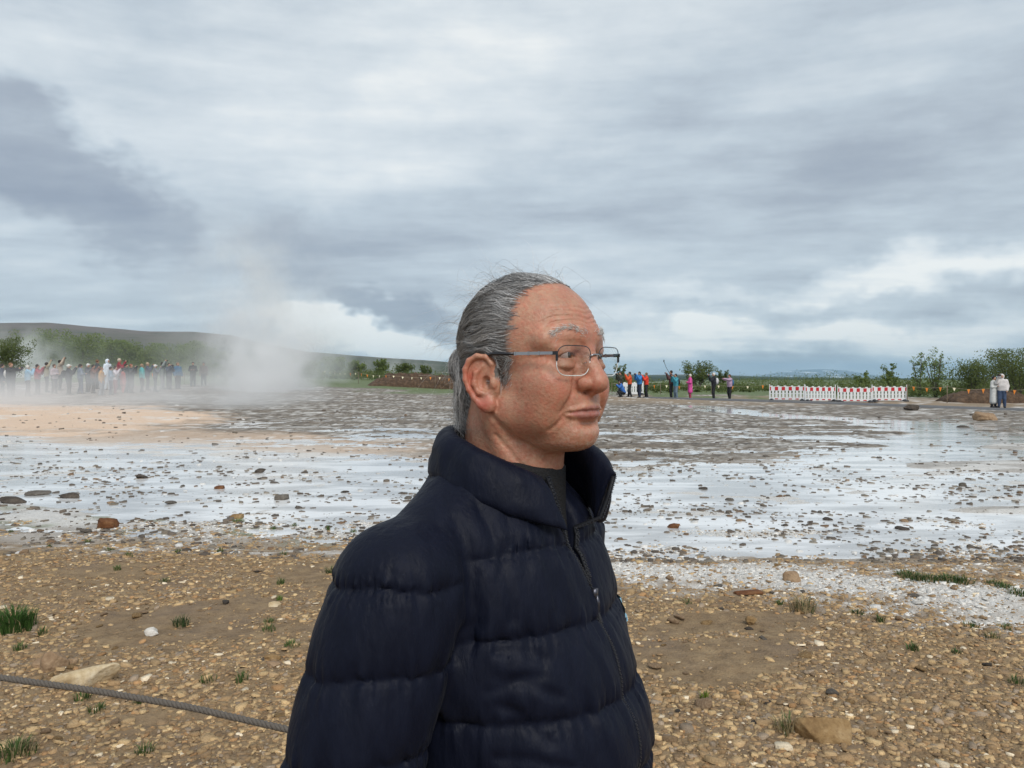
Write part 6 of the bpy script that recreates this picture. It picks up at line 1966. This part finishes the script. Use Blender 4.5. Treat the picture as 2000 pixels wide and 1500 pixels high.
    # the unzipped V at the neck and the front opening
    sl, (X, Y, Z) = J.win((-0.02, -0.12, -0.30), (0.2, 0.12, -0.05))
    t = np.clip((Z + 0.262) / 0.142, 0, 1.4)
    yn, yf = -0.045 * t ** 0.9, 0.028 * t ** 1.2
    cut = np.maximum(np.maximum(yn - Y, Y - yf), -0.262 - Z)
    cut = np.maximum(cut, 0.02 - X)
    J.op(sl, cut.astype(np.float32), 'cut', 0.010)
    return J
JK = build_jacket()
JV, JQ = JK.surface()
def on_jacket(y, z, x0=0.17):
    """front surface of the jacket at a given side offset and height"""
    j, k = int(round((y - JK.lo[1]) / JK.h)), int(round((z - JK.lo[2]) / JK.h))
    col = JK.F[:, j, k]
    i = np.where(col < 0)[0]
    return JK.lo[0] + JK.h * i.max() if len(i) else None
jack_m, nt = mat('navy_nylon')
tc = nn(nt, 'ShaderNodeTexCoord').outputs['Object']
mp = nn(nt, 'ShaderNodeMapping', {'Vector': tc, 'Scale': (1, 1, 0.35)}).outputs[0]
w1 = nn(nt, 'ShaderNodeTexNoise', {'Vector': mp, 'Scale': 55.0, 'Detail': 5.0, 'Roughness': 0.55}).outputs[0]
w2 = nn(nt, 'ShaderNodeTexNoise', {'Vector': mp, 'Scale': 170.0, 'Detail': 3.0}).outputs[0]
jc = mixc(nt, mapr(nt, w1, 0.3, 0.7), (0.0036, 0.0052, 0.0135), (0.0052, 0.0072, 0.0175))
jb = nn(nt, 'ShaderNodeBsdfPrincipled', {'Base Color': jc, 'Roughness': mapr(nt, w1, 0.3, 0.7, 0.52, 0.64), 'Specular IOR Level': 0.14, 'Sheen Weight': 0.015, 'Sheen Roughness': 0.4})
mp3 = nn(nt, 'ShaderNodeMapping', {'Vector': tc, 'Scale': (1, 1, 0.22)}).outputs[0]
w3 = nn(nt, 'ShaderNodeTexNoise', {'Vector': mp3, 'Scale': 95.0, 'Detail': 3.0, 'Roughness': 0.5, 'Distortion': 0.6}).outputs[0]
nt.links.new(bumpn(nt, mth(nt, 'ADD', mth(nt, 'ADD', w1, mth(nt, 'MULTIPLY', w2, 0.2)), mth(nt, 'MULTIPLY', w3, 0.45)), 0.0036, 0.65), jb.inputs['Normal'])
out(nt, jb.outputs[0])
jacket = man_part('jacket', mesh('jacket', JV, JQ, jack_m))
jacket.rotation_euler = (0, 0, JROT)

# collar: a padded band round the neck, open at the throat
def build_collar():
    path = [(0.036, -0.040, -0.120), (0.028, -0.060, -0.110)] + [h2j(q) for q in ((0.008, -0.084, -0.090), (-0.030, -0.090, -0.076), (-0.070, -0.074, -0.067), (-0.098, -0.042, -0.062), (-0.108, 0.0, -0.061),
            (-0.098, 0.042, -0.062), (-0.066, 0.074, -0.067), (-0.020, 0.084, -0.078), (0.030, 0.076, -0.082))] + [(0.078, 0.050, -0.098), (0.102, 0.034, -0.121)]
    P = np.array(path)
    # smooth resample
    n = 120
    u = np.linspace(0, len(P) - 1, n)
    Q = np.stack([np.interp(u, np.arange(len(P)), P[:, k]) for k in range(3)], 1)
    for _ in range(30):
        Q[1:-1] = Q[1:-1] * 0.5 + (Q[:-2] + Q[2:]) * 0.25
    ctr = np.array((-0.02, 0.0))
    m = 28
    V = []
    for i in range(n):
        tng = Q[min(i + 1, n - 1)] - Q[max(i - 1, 0)]
        nrm = np.array((tng[1], -tng[0], 0.0))
        nrm /= np.linalg.norm(nrm) + 1e-9
        if nrm[:2] @ (Q[i, :2] - ctr) < 0:
            nrm = -nrm
        e = min(i, n - 1 - i) / (n - 1)
        thick = 0.0155 * min(1.0, 0.28 + e * 9)
        H = 0.062 + 0.030 * float(smooth(0.55, 0.75, i / (n - 1)) * (1 - smooth(0.90, 1.0, i / (n - 1))))
        for k in range(m):
            a = 2 * math.pi * k / m
            ca, sa = math.cos(a), math.sin(a)
            h = -H / 2 + H / 2 * math.copysign(abs(sa) ** 0.75, sa)
            w = math.copysign(abs(ca) ** 0.75, ca) * thick
            lean = 0.018 * (-h / H) * (1 - 1.5 * smooth(0.80, 1.0, i / (n - 1)))   # wider at the foot
            wr = (vnoise3(np.array([i * 0.33]), np.array([h * 60 + 9.0]), np.array([k * 0.05]))[0] - 0.5) * 0.006 * (1 if ca > 0 else 0.4)
            o = Q[i] + nrm * (w + lean + wr + 0.004)
            fwd = 0.022 * (-h / H) * smooth(0.12, 0.0, i / (n - 1)) - 0.016 * (-h / H) * smooth(0.9, 1.0, i / (n - 1))
            V.append((o[0] + fwd, o[1], Q[i, 2] + h))
    F = [(i * m + k, i * m + (k + 1) % m, (i + 1) * m + (k + 1) % m, (i + 1) * m + k) for i in range(n - 1) for k in range(m)]
    F += [tuple(range(m)), tuple((n - 1) * m + k for k in range(m - 1, -1, -1))]
    return mesh('collar', np.array(V), F, jack_m), Q
cme, CQ = build_collar()
man_part('collar', cme, jacket).location = (0, 0, 0)

# black shirt under the jacket
shirt_m = simple('black_knit', (0.006, 0.006, 0.007), 0.85, 0, 0.3, 300, 0.002)
Ssd = Sdf((-0.20, -0.21, -0.75), (0.14, 0.21, -0.06), 0.0065)
sl, (X, Y, Z) = Ssd.win((-1, -1, -1), (1, 1, 1))
Ssd.F[:] = np.maximum(sd_torso(X, Y, Z, -0.022), Z + 0.125 + 0.2 * X)
Ssd.cap((-0.012, 0, -0.04), (-0.016, 0, -0.19), 0.0580, 0.0620, 0.02)
Ssd.cap((-0.040, 0, -0.04), (-0.045, 0, -0.19), 0.0650, 0.0680, 0.02)
Ssd.F[:] = np.maximum(Ssd.F, Z + 0.101 + 0.28 * X)
SV, SQ = Ssd.surface()
man_part('shirt', mesh('shirt', SV, SQ, shirt_m)).rotation_euler = (0, 0, JROT)

# zip
zip_m = simple('zip_teeth', (0.05, 0.055, 0.07), 0.35, 0.6, 0.2, 100)
tape_m = simple('zip_tape', (0.006, 0.007, 0.011), 0.7, 0, 0.2, 200)
zp = []
for z in np.arange(-0.262, -0.72, -0.004):
    x = on_jacket(0.0, z)
    if x is not None:
        zp.append((x, 0.0, z))
zp = np.array(zp)
for _ in range(4):
    zp[1:-1] = zp[1:-1] * 0.5 + (zp[:-2] + zp[2:]) * 0.25
near = [np.array((0.043, -0.032, -0.121)), np.array((0.051, -0.034, -0.140)), np.array((0.061, -0.032, -0.165)), np.array((0.066, -0.029, -0.180))]
for z in np.arange(-0.196, -0.262, -0.008):
    t = (z + 0.262) / 0.142
    y = -0.045 * t ** 0.9 - 0.004
    x = on_jacket(y - 0.006, z)
    if x is not None:
        near.append(np.array((x - 0.003, y + 0.004, z)))
near = np.array(near)
for _ in range(3):
    near[1:-1] = near[1:-1] * 0.5 + (near[:-2] + near[2:]) * 0.25
far = [np.array((0.104, 0.034, -0.124)), np.array((0.098, 0.030, -0.150)), np.array((0.090, 0.025, -0.176))]
for z in np.arange(-0.19, -0.262, -0.008):
    t = (z + 0.262) / 0.142
    y = 0.028 * t ** 1.2 + 0.004
    x = on_jacket(y + 0.006, z)
    if x is not None:
        far.append(np.array((x - 0.003, y - 0.004, z)))
far = np.array(far)
def along(P, step):
    L = np.concatenate([[0], np.cumsum(np.linalg.norm(np.diff(P, axis=0), axis=1))])
    u = np.arange(0, L[-1], step)
    return np.stack([np.interp(u, L, P[:, k]) for k in range(3)], 1)
zipo = link('zip', None, man, loc=(0, 0, CAMZ), rot=(0, 0, JROT))
tp, te = MB(), MB()
for P, dy in ((zp, 0.0), (near, 0.0), (far, 0.0)):
    tp.tube([tuple(q) for q in P], 0.0028, 6)
    for i, q in enumerate(along(P, 0.0024)):
        te.box((q[0] + 0.0024, q[1] + (0.0008 if i % 2 else -0.0008), q[2]), (0.0022, 0.0034, 0.0011))
link('tape', tp.data('tape', tape_m, True), zipo)
link('teeth', te.data('teeth', zip_m), zipo)
pl = MB()
q = zp[1]
pl.box((q[0] + 0.004, q[1], q[2]), (0.006, 0.008, 0.011))
pl.tube([(q[0] + 0.007, q[1], q[2] - 0.003), (q[0] + 0.008, q[1] + 0.001, q[2] - 0.012), (q[0] + 0.0075, q[1] + 0.002, q[2] - 0.024)], [0.0015, 0.0026, 0.0018], 8)
link('slider', pl.data('slider', simple('zip_slider', (0.10, 0.10, 0.12), 0.35, 0.8), True), zipo)
cord = MB()
q2 = Vector((q[0] + 0.0075, q[1] + 0.002, q[2] - 0.024))
cord.tube([q2, q2 + Vector((0.004, 0.003, -0.016)), q2 + Vector((0.007, 0.004, -0.032))], [0.0022, 0.0028, 0.0022], 8)
link('pull_cord', cord.data('pull_cord', tape_m, True), zipo)
# pale blue chest emblem on the far side of the zip
ly0, lz0 = 0.118, -0.312
LV, LF = [], []
for i in range(7):
    for j in range(7):
        y, z = ly0 + (i - 3) * 0.0055, lz0 + (j - 3) * 0.0065
        x = on_jacket(y, z) or 0.1
        LV.append((x + 0.0022, y + 0.001, z))
for i in range(6):
    for j in range(6):
        if (i - 2.5) ** 2 + (j - 2.5) ** 2 < 9:
            LF.append((i * 7 + j, (i + 1) * 7 + j, (i + 1) * 7 + j + 1, i * 7 + j + 1))
man_part('chest_emblem', mesh('chest_emblem', np.array(LV), LF, simple('emblem_blue', srgb(150, 195, 215), 0.6, 0, 0.2, 200)), jacket).location = (0, 0, 0)

# ---- trousers, shoes and the hands clasped behind his back (below the picture)
trou_m = simple('dark_trousers', (0.02, 0.02, 0.024), 0.8, 0, 0.2, 30, 0.003)
T = Sdf((-0.22, -0.24, -1.53), (0.17, 0.24, -0.62), 0.018)
for y in (-1, 1):
    T.chain([(-0.02, y * 0.085, -0.68), (-0.02, y * 0.095, -0.80), (-0.005, y * 0.10, -1.10), (-0.03, y * 0.10, -1.49)], [0.115, 0.10, 0.075, 0.062], 0.03)
TV, TQ = T.surface()
man_part('trousers', mesh('trousers', TV, TQ, trou_m)).rotation_euler = (0, 0, JROT)
shoe_m = simple('shoe_leather', (0.03, 0.025, 0.02), 0.5)
for y in (-1, 1):
    S_ = Sdf((-0.13, y * 0.10 - 0.07, -1.545), (0.20, y * 0.10 + 0.07, -1.42), 0.008)
    S_.cap((-0.06, y * 0.10, -1.50), (0.12, y * 0.105, -1.515), 0.045, 0.036, 0.03)
    S_.cap((-0.03, y * 0.10, -1.47), (-0.03, y * 0.10, -1.51), 0.05, 0.05, 0.03)
    sl, (X, Y, Z) = S_.win((-9, -9, -9), (9, 9, 9))
    S_.F[:] = np.maximum(S_.F, -(Z + 1.538))
    V_, Q_ = S_.surface()
    man_part('shoe', mesh('shoe', V_, Q_, shoe_m)).rotation_euler = (0, 0, JROT)
for y in (-1, 1):
    Hs = Sdf((-0.32, -0.16, -0.74), (-0.13, 0.16, -0.55), 0.004)
    w = WRI[y]
    Hs.cap(w + np.array((0.01, y * 0.03, 0.015)), w + np.array((-0.012, -y * 0.03, -0.02)), 0.027, 0.026, 0.01)
    Hs.ell(w + np.array((-0.02, -y * 0.055, -0.035)), (0.020, 0.045, 0.038), 0.012)
    for f_ in range(4):
        b_ = w + np.array((-0.022, -y * 0.085, -0.012 - 0.017 * f_))
        Hs.chain([b_, b_ + np.array((-0.004, -y * 0.036, -0.012)), b_ + np.array((0.012, -y * (0.055 - 0.004 * f_), -0.020))], [0.0095, 0.009, 0.008], 0.004)
    b_ = w + np.array((-0.018, -y * 0.03, -0.002))
    Hs.chain([b_, b_ + np.array((-0.012, -y * 0.03, 0.026)), b_ + np.array((-0.010, -y * 0.058, 0.030))], [0.012, 0.0105, 0.009], 0.006)
    V_, Q_ = Hs.surface()
    man_part('hand', mesh('hand', V_, Q_, skin_m, np.tile((0.46, 0.22, 0.135), (len(V_), 1)))).rotation_euler = (0, 0, JROT)
# ================================================================== steam and air
def steam(name, lo, hi, dens, label, build, step=1.0):
    """a closed box of drifting steam; build(nt, position) gives its density shape"""
    lo, hi = Vector(lo), Vector(hi)
    c, d = (lo + hi) / 2, hi - lo
    m = MB()
    m.box((0, 0, 0), d)
    mt_, nt = mat(name)
    pos = nn(nt, 'ShaderNodeNewGeometry').outputs['Position']
    f = build(nt, pos)
    v = nn(nt, 'ShaderNodeVolumePrincipled', {'Color': (0.99, 0.99, 0.99, 1), 'Density': mth(nt, 'MULTIPLY', f, dens), 'Anisotropy': 0.1})
    nn(nt, 'ShaderNodeOutputMaterial', {1: v.outputs[0]})
    mt_.cycles.volume_step_rate = step
    link(name, m.data(name, mt_), loc=c, label=label, cat='steam', kind='stuff')
def vsep(nt, pos):
    return nn(nt, 'ShaderNodeSeparateXYZ', {0: pos}).outputs
def vnz(nt, pos, scale, detail, off=(0, 0, 0), sq=(1, 1, 1)):
    return nn(nt, 'ShaderNodeTexNoise', {'Vector': nn(nt, 'ShaderNodeMapping', {'Vector': pos, 'Location': off, 'Scale': sq}).outputs[0], 'Scale': scale, 'Detail': detail, 'Roughness': 0.55}).outputs[0]
def gauss(nt, v, c, w):
    q = mth(nt, 'DIVIDE', mth(nt, 'SUBTRACT', v, c), w)
    return mth(nt, 'EXPONENT', mth(nt, 'MULTIPLY', mth(nt, 'MULTIPLY', q, q), -1.0))
def plume(nt, pos):
    x, y, z = vsep(nt, pos)
    n = vnz(nt, pos, 0.34, 4.0)
    n2 = vnz(nt, pos, 1.0, 3.0, (5, 5, 5))
    # the column leans left with height and widens
    zz = mth(nt, 'SUBTRACT', z, 0.5)
    cx = mth(nt, 'ADD', -15.6, mth(nt, 'MULTIPLY', zz, -0.16))
    w = mth(nt, 'ADD', 2.5, mth(nt, 'MULTIPLY', zz, 0.05))
    q = mth(nt, 'DIVIDE', mth(nt, 'SUBTRACT', x, cx), w)
    gx = mth(nt, 'EXPONENT', mth(nt, 'MULTIPLY', mth(nt, 'MULTIPLY', q, q), -1.0))
    gy = gauss(nt, y, 49.0, 3.2)
    gz = mth(nt, 'ADD', mapr(nt, z, 5.6, 1.2, 0.0, 1.0), mapr(nt, z, 13.5, 4.0, 0.0, 0.035))
    s = mth(nt, 'MULTIPLY', mth(nt, 'MULTIPLY', gx, gy), gz)
    nz_ = mth(nt, 'ADD', mth(nt, 'MULTIPLY', n, 0.65), mth(nt, 'MULTIPLY', n2, 0.35))
    body_ = mapr(nt, mth(nt, 'ADD', mth(nt, 'MULTIPLY', s, 1.15), mth(nt, 'MULTIPLY', mth(nt, 'SUBTRACT', nz_, 0.5), 2.4)), 0.38, 1.05, 0.0, 1.0)
    # thin trails torn off and carried up
    hx = mth(nt, 'DIVIDE', mth(nt, 'SUBTRACT', x, mth(nt, 'ADD', -15.6, mth(nt, 'MULTIPLY', zz, -0.10))), 3.2)
    trail = mth(nt, 'MULTIPLY', mth(nt, 'EXPONENT', mth(nt, 'MULTIPLY', mth(nt, 'MULTIPLY', hx, hx), -1.0)), mth(nt, 'MULTIPLY', gy, mapr(nt, z, 14.0, 2.0, 0.0, 1.0)))
    trail = mth(nt, 'MULTIPLY', trail, mapr(nt, nz_, 0.42, 0.64, 0.0, 0.5))
    return mth(nt, 'ADD', mth(nt, 'MULTIPLY', body_, mapr(nt, s, 0.02, 0.25)), trail)
steam('steam', (-26.3, 43.1, 0.23), (-6.4, 56.2, 14.2), 1.3, 'thick white steam column rising from the pool', plume)
def sheet(nt, pos):
    x, y, z = vsep(nt, pos)
    n = vnz(nt, pos, 0.30, 3.0, (2, 0, 0), (0.6, 0.8, 1.3))
    h = mapr(nt, z, 2.4, 0.2, 0.0, 1.0)
    gx = mapr(nt, x, -7.5, -13.0, 0.0, 1.0)
    gy = mth(nt, 'MULTIPLY', mapr(nt, y, 27.5, 32.0, 0.0, 1.0), mapr(nt, y, 42.0, 38.0, 0.0, 1.0))
    s = mth(nt, 'MULTIPLY', mth(nt, 'MULTIPLY', gx, gy), h)
    return mth(nt, 'MULTIPLY', s, mapr(nt, n, 0.36, 0.64, 0.0, 1.5))
steam('steam', (-40.7, 27, 0.12), (-7.1, 42.3, 2.6), 0.25, 'low sheet of steam drifting over the ground before the crowd', sheet)
def veil(nt, pos):
    x, y, z = vsep(nt, pos)
    n = vnz(nt, pos, 0.22, 3.0, (9, 3, 1))
    h = mapr(nt, z, 7.5, 0.5, 0.0, 1.0)
    gx = mapr(nt, x, -32.0, -17.0, 0.25, 1.0)
    return mth(nt, 'MULTIPLY', mth(nt, 'MULTIPLY', h, gx), mapr(nt, n, 0.36, 0.66, 0.0, 1.3))
steam('steam', (-42.2, 58, 0.83), (-14, 74, 8), 0.085, 'thin veil of steam drifting in front of the grove', veil)
def vent(cx, cy, w, top):
    def f(nt, pos):
        x, y, z = vsep(nt, pos)
        n = vnz(nt, pos, 0.5, 3.0, (4, 8, 2))
        g = mth(nt, 'MULTIPLY', gauss(nt, x, cx, w), gauss(nt, y, cy, 2.0))
        return mth(nt, 'MULTIPLY', mth(nt, 'MULTIPLY', g, mapr(nt, z, top, 0.8, 0.0, 1.0)), mapr(nt, n, 0.38, 0.62, 0.0, 1.6))
    return f
steam('steam', (-56, 66.4, 0.77), (-39.6, 76, 7.5), 0.9, 'small puff of steam behind the crowd at the left edge', vent(-47, 71, 4.2, 7.0))
steam('steam', (-26, 105, 0.5), (-8, 115, 6), 0.30, 'faint steam wisps in front of the hill left of the man', vent(-17, 110, 5.0, 5.5))

# distant air
hz = MB()
hz.box((0, 6500, 130), (26000, 17000, 300))
hm, nt = mat('haze')
v = nn(nt, 'ShaderNodeVolumePrincipled', {'Color': (0.52, 0.77, 1.0, 1), 'Density': 0.00009, 'Anisotropy': 0.0})
nn(nt, 'ShaderNodeOutputMaterial', {1: v.outputs[0]})
link('haze', hz.data('haze', hm), kind='stuff', label='thin haze in the distant air', cat='haze')
